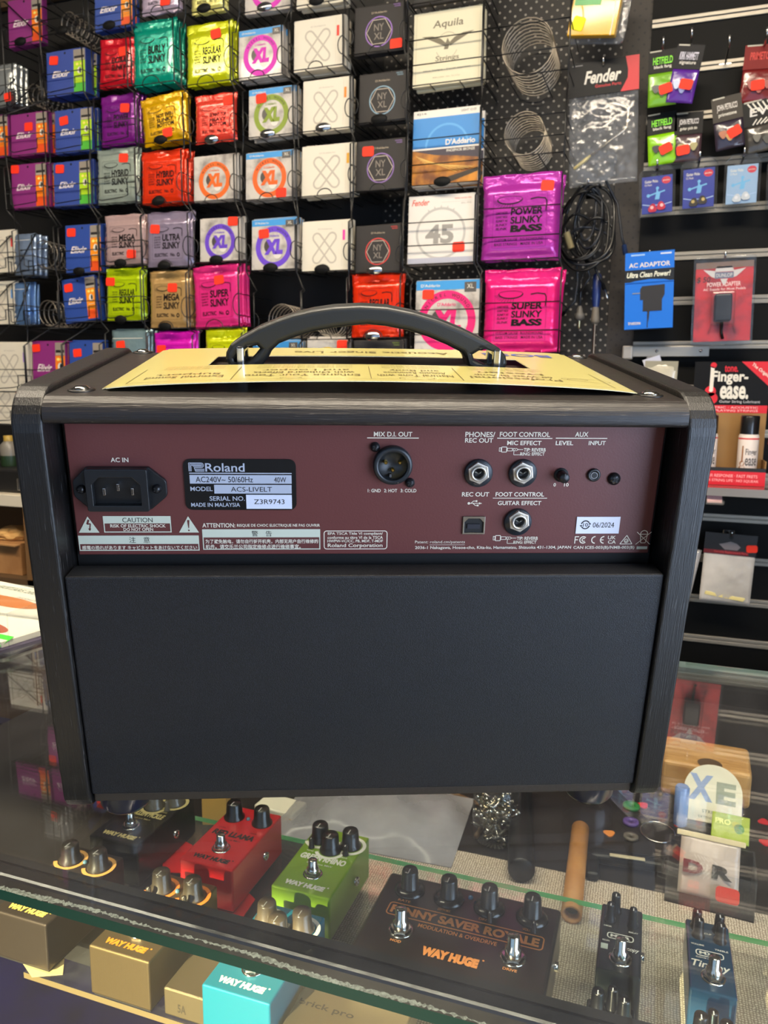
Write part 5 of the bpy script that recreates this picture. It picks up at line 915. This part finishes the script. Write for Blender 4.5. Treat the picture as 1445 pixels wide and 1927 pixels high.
# ------------------------------------------------------------------ left: shelf and clutter behind the counter
x,z=(-1.5673,-0.0035); zc=-0.2201
t=thing('storage_unit','white topped storage unit behind the counter, at the left edge','shelf',(x-.1,1.6,-1)); b=MB(); b.box(x-.5,x+.10,1.5,1.84,z-.030,z,mat((214,202,180),.5),.002); ob(b,'shelf_board',t)
b=MB(); b.box(x-.5,x+.10,1.80,1.83,-1,z-.03,mat((112,78,44),.7)); b.box(x+.085,x+.10,1.5,1.83,-1,z-.03,mat((120,86,50),.7)); b.box(x-.5,x+.10,1.5,1.83,zc-.02,zc,mat((90,66,40),.7)); ob(b,'carcass',t)
t=thing('black_case','flat black case with a chrome latch on the white shelf','case',(x-.05,1.62,z+.0005)); b=MB(); b.box(-.22,.115,-.09,.09,0,.060,mat((22,21,21),.5),.006); b.build('case_body',t); b=MB(); b.box(.098,.110,-.096,-.090,.008,.040,CHR,.002); b.build('latch',t)
xb=-1.6121
t=thing('glass_bottle','small frosted bottle with a dark green base on the black case','bottle',(xb,1.60,z+.0608)); b=MB(); b.lathe([(.022,.0),(.023,.004),(.023,.028)],mat((34,54,30),.4),20); b.lathe([(.023,.028),(.023,.055),(.012,.066)],mat((120,114,104),.35),20,cap=False); b.build('bottle_body',t); b=MB(); b.lathe([(.0125,.066),(.0125,.080),(.0001,.081)],mat((170,140,60),.4),16); b.build('cap',t)
xc=-1.5774
t=thing('cardboard_box','brown cardboard box on the lower shelf behind the counter','box',(xc,1.60,zc+.0005)); b=MB(); b.box(-.10,.05,-.07,.07,0,.085,mat((176,128,78),.75,noise=(14,(160,112,66),.4,.6)),.001); b.build('carton',t); b=MB(); b.box(-.10,.05,-.088,-.070,.080,.083,mat((186,138,86),.75)); b.build('flap',t)
t=thing('tissue_paper','crumpled tan wrapping paper on the cardboard box','paper',(xc-.01,1.575,zc+.086)); b=MB(); rng=random.Random(5); bm_=bmesh.new(); bmesh.ops.create_icosphere(bm_,subdivisions=3,radius=1)
for v in bm_.verts: v.co=Vector((v.co.x*.052,v.co.y*.034,max(0,(v.co.z+.6)*.020)))*(1+rng.uniform(-.14,.14))
b.bm(bm_,mat((206,160,96),.8)); b.build('crumpled_sheet',t)
# papers and acrylic box on the counter
def catalogue(name,label,c0,ang,w,h,z,th,col,guitars):
    t=thing(name,label,'magazine',(c0[0],c0[1],z),(0,0,ang)); b=MB(); b.box(-w/2,w/2,-h/2,h/2,0,th,mat(col,.5)); b.build('pages',t)
    b=MB(); b.X=Matrix.Translation((0,0,th+.0002))@FLAT
    if guitars:
        for k,(gx,gy,c) in enumerate(((-.02,.02,(196,120,60)),(.03,-.055,(176,96,70)))):
            b.poly([(gx+.075*math.cos(R(15*i))*(1 if math.cos(R(15*i))<0 else .8),0,gy+.016*math.sin(R(15*i))) for i in range(24)],mat(c,.4)); b.line([(gx-.07,gy),(gx-.12,gy+.006)],.006,0,mat((90,60,36),.5))
        b.text('GUITARS 2024',-w*.4,-w*.05,h*.36,h*.42,0,mat((70,110,80),.5)); b.text('acoustic series',-w*.1,w*.3,h*.24,h*.27,0,mat((120,120,110),.5))
        b.build('cover_print',t)
    return t
P0=(-0.6969,0.6769)
catalogue('magazine','dark backed magazine at the bottom of the small stack on the counter',(P0[0]-.015,P0[1]+.0,0),-.25,.24,.16,.0004,.004,(66,56,84),0)
catalogue('magazine','white guitar catalogue with orange guitars, on the small stack on the counter',(P0[0]-.02,P0[1]+.005,0),-.18,.23,.155,.0048,.006,(226,224,210),1)
P1=(-0.5988,0.5817)
t=thing('acrylic_tray','clear acrylic box with a bright green tag, at the left end of the counter','tray',(P1[0]-.050,P1[1]+.036,.0005),(0,0,0)); b=MB()
for q_ in ((-.06,.05,-.04,.04,0,.002),(-.06,.05,-.042,-.040,0,.045),(-.06,.05,.040,.042,0,.045),(.048,.05,-.04,.04,0,.045),(-.06,-.058,-.04,.04,0,.045)): b.box(*q_,ACRYL)
b.build('acrylic_walls',t); b=MB(); b.poly([(-.05,-.030,.004),(.03,-.034,.006),(.036,-.020,.013),(-.05,-.014,.014)],mat((60,210,40),.5)); b.poly([(-.05,-.0301,.0035),(-.05,-.0141,.0135),(.036,-.0201,.0125),(.03,-.0341,.0055)],mat((60,210,40),.5)); b.build('green_tag',t)
# ------------------------------------------------------------------ pedals on the glass shelf
SH=-.2598
PCH=mat((206,204,198),.14,1,name='polished_steel')
def knob(parent,x,y,z,r,h,col=(26,24,22),skirt=None,cap=None,halo=None,name='knob'):
    b=MB(); n=24; b.lathe([(r*1.08,0),(r*1.08,h*.10),(r*.86,h*.22),(r*.78,h*.92),(r*.70,h),(.0001,h)],mat(col,.3,coat=.4),n,(x,y,z)); b.box(x-.0004,x+.0004,y-r*.7,y,z+h,z+h+.0003,mat(cap or (200,196,186),.5)); o=b.build(name,parent)
    if skirt: b=MB(); b.lathe([(r*1.5,0),(r*1.5,.0016),(r*1.1,.004),(r*.9,.0045)],mat(skirt,.25,coat=.6),28,(x,y,z),cap=False); b.build('skirt',o)
    if halo: b=MB(); b.X=Matrix.Translation((0,0,z+.0002))@FLAT; b.ring(x,y,r*1.2,r*1.55,0,mat(halo,.5),32,1,R(-150),R(100)); b.build('dial_ring',o)
    return o
def footswitch(parent,x,y,z,r=.0058,h=.016):
    b=MB(); b.prism([[(x+r*1.45*math.cos(R(60*k+10)),y+r*1.45*math.sin(R(60*k+10))) for k in range(6)]],-.0035,0,PCH,.0004); b.v=[(q[0],q[2],z-q[1]) for q in b.v]; b.f=[tuple(reversed(f)) for f in b.f]
    b.lathe([(r*1.7,.0),(r*1.7,.0008),(r*1.45,.001)],PCH,24,(x,y,z),cap=False); b.lathe([(r*1.05,.0034),(r*1.05,h*.45),(r*.78,h*.5),(r*.78,h*.96),(r*.66,h),(.0001,h*1.01)],PCH,24,(x,y,z)); return b.build('footswitch',parent)
def pedal(name,label,x,y,w,d,h,col,top=None,rough=.35,metal=.0,bev=.0018,rot=0,z=SH,brush=None,foot=True):
    t=thing(name,label,'guitar pedal',(x,y,z),(0,0,rot))
    M_=mat(col,rough,metal,coat=.3,bump=brush)
    b=MB(); b.box(-w/2,w/2,0,d,.003,h,M_,bev,3); b.build('enclosure',t)
    b=MB(); b.box(-w/2+.002,w/2-.002,.002,d-.002,.0006,.0032,mat((40,38,36),.5)); b.build('base_plate',t)
    if foot:
        for fx in (-1,1):
            for fy in (.012,d-.012): b=MB(); b.lathe([(.004,0),(.004,.0008)],BLK,12,(fx*(w/2-.008),fy,0)); b.build('rubber_foot',t)
    for sx in (-1,1): b=MB(); b.lathe([(.0045,0),(.0045,.003),(.0030,.0032),(.0029,.0006)],PCH,16,(sx*w/2,d*.62,h*.5),'x' if sx>0 else 'x',cap=False); b.build('jack_socket',t)
    return t
def toptext(t,h,items,name='printed_text'):
    b=MB(); b.X=Matrix.Translation((0,0,h+.00015))@FLAT
    for it in items:
        if it[0]=='t': b.text(it[1],it[2],it[3],it[4],it[5],0,it[6],it[7] if len(it)>7 else 1.5,it[8] if len(it)>8 else 0)
        elif it[0]=='f': b.frame(it[1],it[2],it[3],it[4],it[5],0,it[6],it[7])
        elif it[0]=='r': b.rect(it[1],it[2],it[3],it[4],0,it[5])
        elif it[0]=='d': b.disc(it[1],it[2],it[3],0,it[4])
    return b.build(name,t)
WH='WAY HUGE'
def led(t,x,y,z,col):
    b=MB(); b.lathe([(.0024,0),(.0024,.0008),(.0018,.0022),(.0001,.0028)],mat(col,.2,coat=.5),14,(x,y,z)); b.build('indicator_lamp',t)
# compact pedals, 62 x 108 mm
GLD=mat((236,150,40),.3,.3,name='gold_print'); YEL=mat((226,190,90),.4,name='yellow_print'); PW=mat((226,226,214),.5,name='white_print')
W_,D_,H_=.0625,.109,.0498
def compact(label,x,y,col,ink,title=None,tink=None,rot=0,halo=None,metal=0,rough=.35,kn=(26,24,22),three=True,brush=None,titlebold=2,small=True,z=SH):
    t=pedal('effects_pedal',label,x,y,W_,D_,H_,col,rough=rough,metal=metal,rot=rot,brush=brush,z=z)
    it=[('t',WH,-.021,.021,.0075,.0145,ink,6,.12),('d',.0235,.0143,.0009,ink)]
    if title: it+=[('t',title,-.025,.025,.051,.0605,tink or ink,titlebold+2,.1),('t','overdrive MkV',-.014,.014,.045,.0475,tink or ink,.6)]
    for kx,ky in ((-.019,.067),(.019,.067)): it.append(('t','TONE' if kx<0 else 'DRIVE',kx-.004,kx+.004,ky-.003,ky-.001,tink or ink,.6))
    toptext(t,H_,it); footswitch(t,0,.030,H_)
    knob(t,-.017,.087,H_,.0108,.0185,kn,halo=halo); knob(t,.018,.087,H_,.0108,.0185,kn,halo=halo)
    if three: knob(t,.001,.073,H_,.0108,.0185,kn,halo=halo)
    else: led(t,.0,.088,H_,(90,130,150))
    if small:
        for kx in (-.020,.019): knob(t,kx,.0705,H_,.0032,.011,kn,name='small_knob')
    return t
compact('red metal pedal with black lettering, behind the black one by its left corner tag',-.4045,.618,(196,26,28),INK,'RED LLAMA',INK,rot=.0,three=False,small=False,metal=.35,rough=.32,titlebold=3)
compact('lime green pedal with white lettering and three black knobs',-.2955,.6115,(122,162,30),PW,'GREEN RHINO',PW,halo=(226,226,214),metal=.3,rough=.32)
compact('turquoise blue pedal with white lettering at the front of the shelf',-.2895,.4785,(0,124,150),PW,'BLUE HIPPO',PW,halo=(226,226,214),metal=.25,rough=.3,kn=(92,80,62),small=False)
compact('bare gold-grey metal pedal with orange lettering at the front of the shelf',-.4065,.4838,(126,106,74),GLD,None,GLD,halo=(230,130,50),metal=.8,rough=.34,kn=(70,62,48),three=False,brush=((900,40,40),.15,.0004))
compact('dark brown metal pedal with gold lettering in the bottom left corner',-.5215,.4908,(66,56,50),YEL,None,YEL,halo=(200,150,80),metal=.6,rough=.4,kn=(50,44,36),three=False,small=False,brush=((900,40,40),.15,.0004))
compact('black pedal with pale gold lettering, behind the amplifier\'s left foot',-.5205,.6205,(30,29,28),mat((190,176,120),.4),'SWOLLEN PICKLE',mat((190,176,120),.4),halo=(186,172,120),metal=.2,rough=.4,kn=(90,86,76))
# big double pedal
t=pedal('effects_pedal','large brown-black pedal with four knobs and two footswitches, lettered in copper',-.1385,.5550,.169,.1175,.050,(24,20,18),rough=.38,metal=.2,bev=.0035,brush=(900,.12,.0004)); CPR=mat((206,136,76),.35,.3,name='copper_print'); h=.050
toptext(t,h,[('f',-.070,.075,.056,.074,.0012,CPR,.004),('t','PENNY SAVER ROYALE',-.0665,.0710,.0595,.0705,CPR,4),('t','MODULATION & OVERDRIVE',-.036,.036,.0485,.0535,CPR,.8),('t',WH,-.024,.026,.0165,.0275,CPR,7,.06),('d',.029,.0275,.001,CPR),('t','MOD',-.054,-.044,.0235,.0265,CPR,1),('t','DRIVE',.046,.058,.0235,.0265,CPR,1)]+[('t',s,kx-.006,kx+.006,.077,.080,CPR,.8) for s,kx in (('RATE',-.058),('DEPTH MIX',-.019),('DRIVE',.020),('VOLUME',.060))]+[('d',kx+.0135*math.cos(R(a)),.096+.0135*math.sin(R(a)),.0006,PW) for kx in (-.058,-.019,.020,.060) for a in range(-45,226,27)])
for kx in (-.058,-.019,.020,.060): knob(t,kx,.096,h,.0100,.022,(30,26,26),skirt=(18,17,17))
for kx in (.024,.064): knob(t,kx,.078,h,.0028,.010,(30,26,26),name='small_knob')
for kx in (-.049,.052): footswitch(t,kx,.040,h,.0068,.022)
led(t,.0005,.104,h,(30,110,170))
# mini pedals
def mini(label,x,y,col,kn,frame,title=None,tk=None,w=.037,d=.0905,h=.0448,rot=0,z=SH,front=None):
    t=pedal('mini_pedal',label,x,y,w,d,h,col,rough=.25,metal=.3,bev=.0022,rot=rot,z=z)
    it=[('f',-.0115,.0115,.0385+.004,.0505+.0,.0009,PW,.003),('t','MXR',-.0085,.0085,.0447,.0485,PW,3.0)]
    if title: it+=[('t',title,-.0155,.0155,.0255,.0365,PW,1.3,.25)]
    if tk: it+=tk
    toptext(t,h,it); footswitch(t,0.001,.0185,h,.0058,.020)
    for kx,ky,r in kn: knob(t,kx,ky,h,r,.017,(12,12,13),cap=(230,230,230))
    return t
mini('black mini pedal with a white framed logo beside the woven cloth',-.0005,.6128,(16,22,22),[(-.006,.083,.0052),(-.010,.0675,.0045),(.010,.067,.0045)],0,None,[('t','copy',.006,.0165,.0300,.0345,PW,1,.3),('t','MIX',-.015,-.008,.0575,.0592,PW,.8),('t','DELAY',.007,.015,.0555,.0572,PW,.8),('r',-.016,-.010,.027,.034,mat((190,204,196),.4)),('t','REGEN',-.015,-.009,.0375,.0395,PW,.8)])
mini('blue mini pedal with a white framed logo and script lettering',.0742,.6172,(24,66,96),[(-.0095,.080,.0052),(.0095,.080,.0052),(-.0085,.0685,.0052),(.0095,.067,.0052)],0,'Timmy',[('t','VOLUME',-.015,-.004,.0555,.0575,PW,1),('t','TREBLE',.0045,.0155,.0535,.0555,PW,1),('t','CLIP',-.003,.003,.0725,.0745,PW,.8),('t','CUSTOM AUDIO',-.0115,.004,.0395,.0412,PW,.6)])
t=mini('black mini pedal with three knobs, directly in front of the black framed-logo pedal',-.0045,.488,(18,20,20),[(-.010,.080,.0062),(.010,.0785,.0062),(.001,.0865,.0050)],0)
t=mini('light blue mini pedal with dark knobs, directly in front of the blue script pedal',.0705,.488,(110,176,206),[(-.009,.082,.0066),(.009,.080,.0066),(.0,.0885,.005)],0)
t=mini('red mini pedal cut by the right edge of the photo beside the blue ones',.152,.655,(186,26,30),[(-.009,.080,.0055),(.009,.080,.0055)],0)
# ------------------------------------------------------------------ other things on the shelf
BR=mat((136,120,92),.36,.8,bump=((60,1400,60),.12,.0004),name='brushed_metal')
def slab_text(b,z): b.X=Matrix.Translation((0,0,z))@FLAT
t=thing('power_supply','flat brushed silver power supply in front of the large brown-black pedal','power supply',(-.198,.462,-.2655+.0057),(0,0,0))
b=MB(); b.box(-.056,.040,.0262,.0885,.0006,.024,BR,.0015); b.build('metal_case',t)
b=MB(); slab_text(b,.0242); b.text('brick pro',-.053,-.004,.050,.058,0,mat((40,34,28),.5),1.2); b.build('printed_text',t)
b=MB(); b.box(-.0555,.0395,.0268,.088,0,.0012,BLK); b.build('base_plate',t)
t=thing('metal_box','flat brushed silver metal box left of the turquoise pedal','box',(-.3445,.4885,SH)); b=MB(); b.box(-.0205,.0205,0,.075,.0006,.026,BR,.0012); b.build('metal_case',t); b=MB(); b.box(-.0195,.0195,.001,.074,0,.001,BLK); b.build('base_plate',t); b=MB(); b.text('5A',-.007,.001,.006,.014,-.0002,mat((60,52,40),.5),2); b.build('printed_text',t)
RED=mat((206,22,24),.5,name='red_card')
for lab,pts in (('red pointed card tag left of the red pedal',[(306,1590),(331,1573),(362,1590),(352,1642),(306,1640)]),('red folded card tag between the red and the turquoise pedal',[(402,1748),(402,1690),(420,1692),(462,1673),(480,1692),(440,1750)]),('red tag corner under the counter edge, right of the gold-grey pedal',[(334,1815),(352,1790),(384,1797),(368,1812)])):
    P_={(306,1590):(-0.5126,0.6955),(331,1573):(-0.5087,0.7164),(362,1590):(-0.4800,0.7074),(352,1642):(-0.4564,0.6607),(306,1640):(-0.4828,0.6531),(402,1748):(-0.3810,0.5929),(402,1690):(-0.4059,0.6334),(420,1692):(-0.3956,0.6353),(462,1673):(-0.3819,0.6578),(480,1692):(-0.3643,0.6467),(440,1750):(-0.3615,0.5984),(334,1815):(-0.3870,0.5401),(352,1790):(-0.3883,0.5578),(384,1797):(-0.3705,0.5590),(368,1812):(-0.3724,0.5475)}
    w=[P_[p] for p in pts]; cx_=sum(a for a,c in w)/len(w); cy_=sum(c for a,c in w)/len(w)
    t=thing('card_tag',lab,'tag',(cx_,cy_,SH)); b=MB(); b.X=Matrix.Translation((0,0,.0006))@FLAT; b.prism([[(a-cx_,c-cy_) for a,c in w]],-.0006,.0004,RED); b.build('card',t)
w=[(-0.5307,0.4973),(-0.5022,0.5055),(-0.4950,0.5161),(-0.4787,0.4950),(-0.5026,0.4830)]; cx_=sum(a for a,c in w)/5; cy_=sum(c for a,c in w)/5
t=thing('paper_label','torn cream paper label at the front left corner of the glass shelf','label',(cx_,cy_,SH)); b=MB(); b.X=Matrix.Translation((0,0,.0004))@FLAT; b.prism([[(a-cx_,c-cy_) for a,c in w]],-.0003,.0003,mat((198,178,124),.6)); b.build('paper',t)
# ------------------------------------------------------------------ things lying on the lower board and cloth
CL=-.2853; BD=-.2898
p0=(-0.0508,0.7578); p1=(-0.0566,0.9261)
t=thing('cardboard_tube','tan cardboard tube lying on the woven cloth','tube',(p0[0],p0[1],CL+.0108),(0,0,math.atan2(p1[1]-p0[1],p1[0]-p0[0]))); L=math.hypot(p1[0]-p0[0],p1[1]-p0[1])
b=MB(); TN=mat((186,132,74),.6,noise=(30,(170,116,60),.4,.65)); b.lathe([(.0075,.02),(.0080,.0),(.0108,0),(.0108,L),(.0080,L),(.0080,.02)],TN,28,ax='x',cap=False); b.lathe([(.0079,.012),(.0001,.012)],mat((40,28,18),.8),24,ax='x',cap=False); b.build('tube_wall',t)
def at(px,py): return None
def rod(label,name,cat,P,Q,r,m,z,part='tube_wall'):
    t=thing(name,label,cat,(P[0],P[1],z+r),(0,0,math.atan2(Q[1]-P[1],Q[0]-P[0]))); l=math.hypot(Q[0]-P[0],Q[1]-P[1]); b=MB(); b.lathe([(.0001,0),(r*.9,0),(r,.003),(r,l-.003),(r*.9,l),(.0001,l)],m,20,ax='x',cap=False); b.build(part,t); return t
rod('black tube end standing out between the screw jar and the cardboard tube','black_tube','tube',(-0.1115,0.8065),(-0.1463,1.0104),.0155,mat((13,13,14),.45),CL)
# translucent plastic bag
q=(-0.2952,0.7958)
t=thing('plastic_bag','milky plastic bag lying under the amplifier, behind the lime green pedal','bag',(q[0]-.02,q[1]+.085,CL+.0004),(0,0,.05))
b=MB(); rng=random.Random(6); nx,ny=26,20; vs=[];fs=[]
for j in range(ny+1):
    for i in range(nx+1):
        u,v_=i/nx*2-1,j/ny*2-1; k=max(0,(1-abs(u)**4)*(1-abs(v_)**4)); vs.append((u*.118,v_*.080,.001+k*(.026+.003*math.sin(u*9+v_*4)+rng.uniform(-.0012,.0012))))
n=len(vs); vs+=[(x,y,0.0) for x,y,z in vs]; q_=nx+1
for j in range(ny):
    for i in range(nx): a=j*q_+i; fs+=[(a,a+1,a+q_+1,a+q_),(n+a,n+a+q_,n+a+q_+1,n+a+1)]
b.add(vs,fs,glass('milky_bag',(.80,.80,.82),1.4,.18,.45,(.46,.45,.48),bump=(14,.5,.008),dscale=9),True); b.build('film',t)
# jar of screws
q=(-0.1535,0.8638)
t=thing('screw_jar','clear jar full of loose steel screws, under the amplifier\'s right half','jar',(q[0]-.004,q[1]+.030,BD)); rj=.030
b=MB(); b.lathe([(.0001,.001),(rj*.9,.001),(rj,.006),(rj,.070),(rj*.85,.076)],ACRYL,28,cap=False); b.build('jar_wall',t)
b=MB(); rng=random.Random(9)
for k in range(120):
    a=rng.uniform(0,6.28); rr=rj*.80*rng.random()**.5; z=.006+rng.random()*.050; d=Vector((rng.uniform(-1,1),rng.uniform(-1,1),rng.uniform(-.6,.6))).normalized()*rng.uniform(.006,.010); c=Vector((rr*math.cos(a),rr*math.sin(a),z))
    b.tube([c-d,c+d*.7,c+d],[.0018,.0018,.0034],mat(((214,212,204),(206,196,170),(180,180,178))[k%3],.25,1),6)
o=b.build('screws',t); o['kind']='stuff'
# wooden box with a hole and the white packet in front of it
q=(0.0967,1.0772)
t=thing('wooden_box','pale wooden box with a round notch behind the white packet, right of the amplifier','box',(0.0967,q[1],BD),(0,0,-.05))
WD=mat((206,160,96),.5,bump=((30,400,30),.2,.0005),noise=((12,160,12),(184,136,74),.42,.6))
b=MB(); b.box(-.057,.057,0,.085,.0,.052,WD,.006,3); b.build('box_body',t); b=MB(); b.lathe([(.016,.0521),(.014,.0523),(.0001,.0522)],mat((84,62,40),.6),22,(.004,.012,0),cap=False); b.build('notch',t)
q=(0.1022,1.0212)
t=thing('string_packet','white rounded packet with pale blue X lettering leaning on the wooden box','guitar strings',(q[0],q[1]+.0,BD+.0005),(-.60,0,-.06))
b=MB(); out=rounded([(-.036,0),(.036,0),(.036,.075),(-.036,.075)],[.006,.006,.035,.035],8); b.prism([out],-.005,.005,mat((224,220,196),.4,coat=.4),.001); b.build('packet',t)
b=MB(); LBX=mat((140,160,196),.5); b.text('X',-.030,.0,.026,.060,-.0052,LBX,4); b.text('E',.004,.028,.026,.054,-.0052,mat((150,158,140),.5),4); b.text('STRINGS',-.012,.014,.012,.016,-.0052,mat((120,130,120),.5),.8); b.text('EXTENDED LIFE',-.016,.018,.005,.008,-.0052,mat((120,130,120),.5),.6); b.build('printed_text',t)
q=(0.0637,1.0072)
t=thing('glass_slide','pale blue glass tube beside the white packet','tube',(q[0],q[1],BD),(0,0,0)); b=MB(); b.lathe([(.0075,0),(.009,.002),(.009,.052),(.0075,.054)],mat((120,150,206),.15,coat=.6),18,cap=True); b.build('tube_wall',t)
# clear box with a white and black card
q=(0.0832,0.8243)
t=thing('clear_box','clear plastic box holding a pale bag with large dark letters','box',(q[0]+.004,q[1]+.004,BD+.005),(0,0,-.07))
b=MB(); 
for s in ((-.045,.045,0,.002,0,.045),(-.045,.045,.060,.062,0,.045),(-.045,-.043,0,.062,0,.045),(.043,.045,0,.062,0,.045)): b.box(*s,ACRYL)
b.box(-.045,.045,0,.062,-.0006,.001,mat((12,11,12),.5)); b.box(-.043,-.030,.052,.060,.001,.044,BLK); b.box(.030,.043,.052,.060,.001,.044,BLK); b.build('box_walls',t)
t2=thing('string_bag','pale string bag with large dark red and black letters standing in the clear box','guitar strings',(q[0]+.004,q[1]+.024,BD+.0065),(-.55,0,-.07)); b=MB(); sheet(b,.062,.062,mat((190,172,160),.4,coat=.3),.005,21,12,12); b.box(-.036,.036,-.002,.003,.060,.066,mat((214,196,156),.4),.001); b.build('bag_body',t2)
b=MB(); b.text('D',-.027,-.006,.022,.036,-.0062,mat((110,26,34),.5),4); b.text('R',.003,.024,.022,.036,-.0062,mat((32,30,28),.5),4); b.build('printed_text',t2); sticker(t2,.020,.008,-.0066,0,mat((216,44,26),.5),.012,.008)
q=(0.1215,0.9836)
t=thing('string_packet','lime green packet with a dark green badge, behind the clear box','guitar strings',(q[0],q[1],BD+.0005),(-.7,0,-.08)); b=MB(); b.box(-.022,.022,-.003,.003,0,.034,mat((150,172,30),.4,coat=.4),.001); b.disc(.010,.018,.006,-.0032,mat((40,120,50),.5)); b.text('PRO',-.018,.0,.020,.027,-.0032,mat((226,230,120),.5),2); b.build('packet',t)
# small bits: rings, picks, wire loop, strap, black stand
def washer(px,r0,r1,col,label,cat='ring',name='rubber_ring'):
    t=thing(name,label,cat,(px[0],px[1],BD)); b=MB(); b.lathe([(r0,0),(r1,0),(r1,.004),(r0,.004),(r0,0)],mat(col,.5),24,cap=False); b.build('ring_body',t)
washer((0.0025,1.0283),.003,.011,(46,120,60),'green rubber ring beside the amplifier\'s right foot')
washer((0.0030,0.9870),.004,.010,(84,62,130),'purple rubber ring below the green one')
washer((0.0040,0.9514),.004,.009,(96,92,86),'grey rubber ring below the purple one')
def pick(px,col,label,ang,z=BD):
    t=thing('guitar_pick',label,'guitar pick',(px[0],px[1],z),(0,0,ang)); b=MB(); b.X=FLAT; s=.010; b.prism([rounded([(-s,s*.8),(s,s*.8),(0,-s)],[s*.4]*3,5)],-.0012,0,mat(col,.35,coat=.4)); b.build('pick_body',t)
pick((0.0181,1.0370),(206,32,40),'red guitar pick touching the green ring',.4); pick((0.0642,1.0068),(200,34,30),'red guitar pick left of the lime green packet',1.6); pick((0.1701,1.0496),(204,40,52),'red guitar pick at the right edge, upper of two',.9); pick((0.1660,1.0008),(204,40,52),'red guitar pick at the right edge, lower of two',2.2); pick((-0.0219,0.9507),(206,130,60),'orange guitar pick above the black strap clip',.2)
q=(0.0359,0.9769)
t=thing('wire_loop','thin steel ring lying on the dark board','ring',(q[0],q[1],BD+.001)); b=MB(); b.tube([(.021*math.cos(R(10*k)),.024*math.sin(R(10*k)),0) for k in range(36)],.0010,CHR,6,True); b.build('loop',t)
q=(-0.2087,0.8976)
t=thing('strap_loop','dark cable curving beside the screw jar under the amplifier','cable',(q[0],q[1],BD+.003)); b=MB(); b.tube([(-.06,.06,0),(-.02,.075,0),(.02,.06,0),(.032,.02,0),(.028,-.015,0)],.0035,mat((96,70,44),.5)); b.build('cable_body',t)
q=(-0.0012,0.8809)
t=thing('capo','black clamp with a pale textured pad lying on the woven cloth','clamp',(q[0],q[1],CL),(0,0,.1)); b=MB(); b.box(-.040,.045,-.006,.012,0,.014,BLK,.005,3); b.box(-.046,-.030,-.040,.004,0,.012,BLK,.005,3); b.tube([(.02,0,.012),(.05,.012,.012),(.055,.016,.009)],.0030,BLK); b.build('clamp_body',t); b=MB(); b.box(-.018,.022,-.0075,-.002,.0142,.0162,mat((188,176,146),.6,bump=(700,.6,.001)),.0008); b.build('pad',t)
q=(-0.5091,0.7971)
t=thing('wooden_block','small pale wooden block behind the red pedal','block',(q[0],q[1]+.01,BD),(0,0,.3)); b=MB(); b.box(-.016,.016,-.012,.012,0,.040,mat((206,166,92),.55),.001); b.build('block',t)
q=(-0.4403,0.8425)
t=thing('paper_packet','white and yellow paper packet behind the red pedal','packet',(q[0],q[1]+.012,BD),(0,0,-.1)); b=MB(); b.box(-.030,.030,-.018,.018,0,.012,mat((222,216,196),.5),.002); b.rect(-.028,.028,.001,.006,-.0182,mat((230,180,30),.5)); b.build('packet',t)
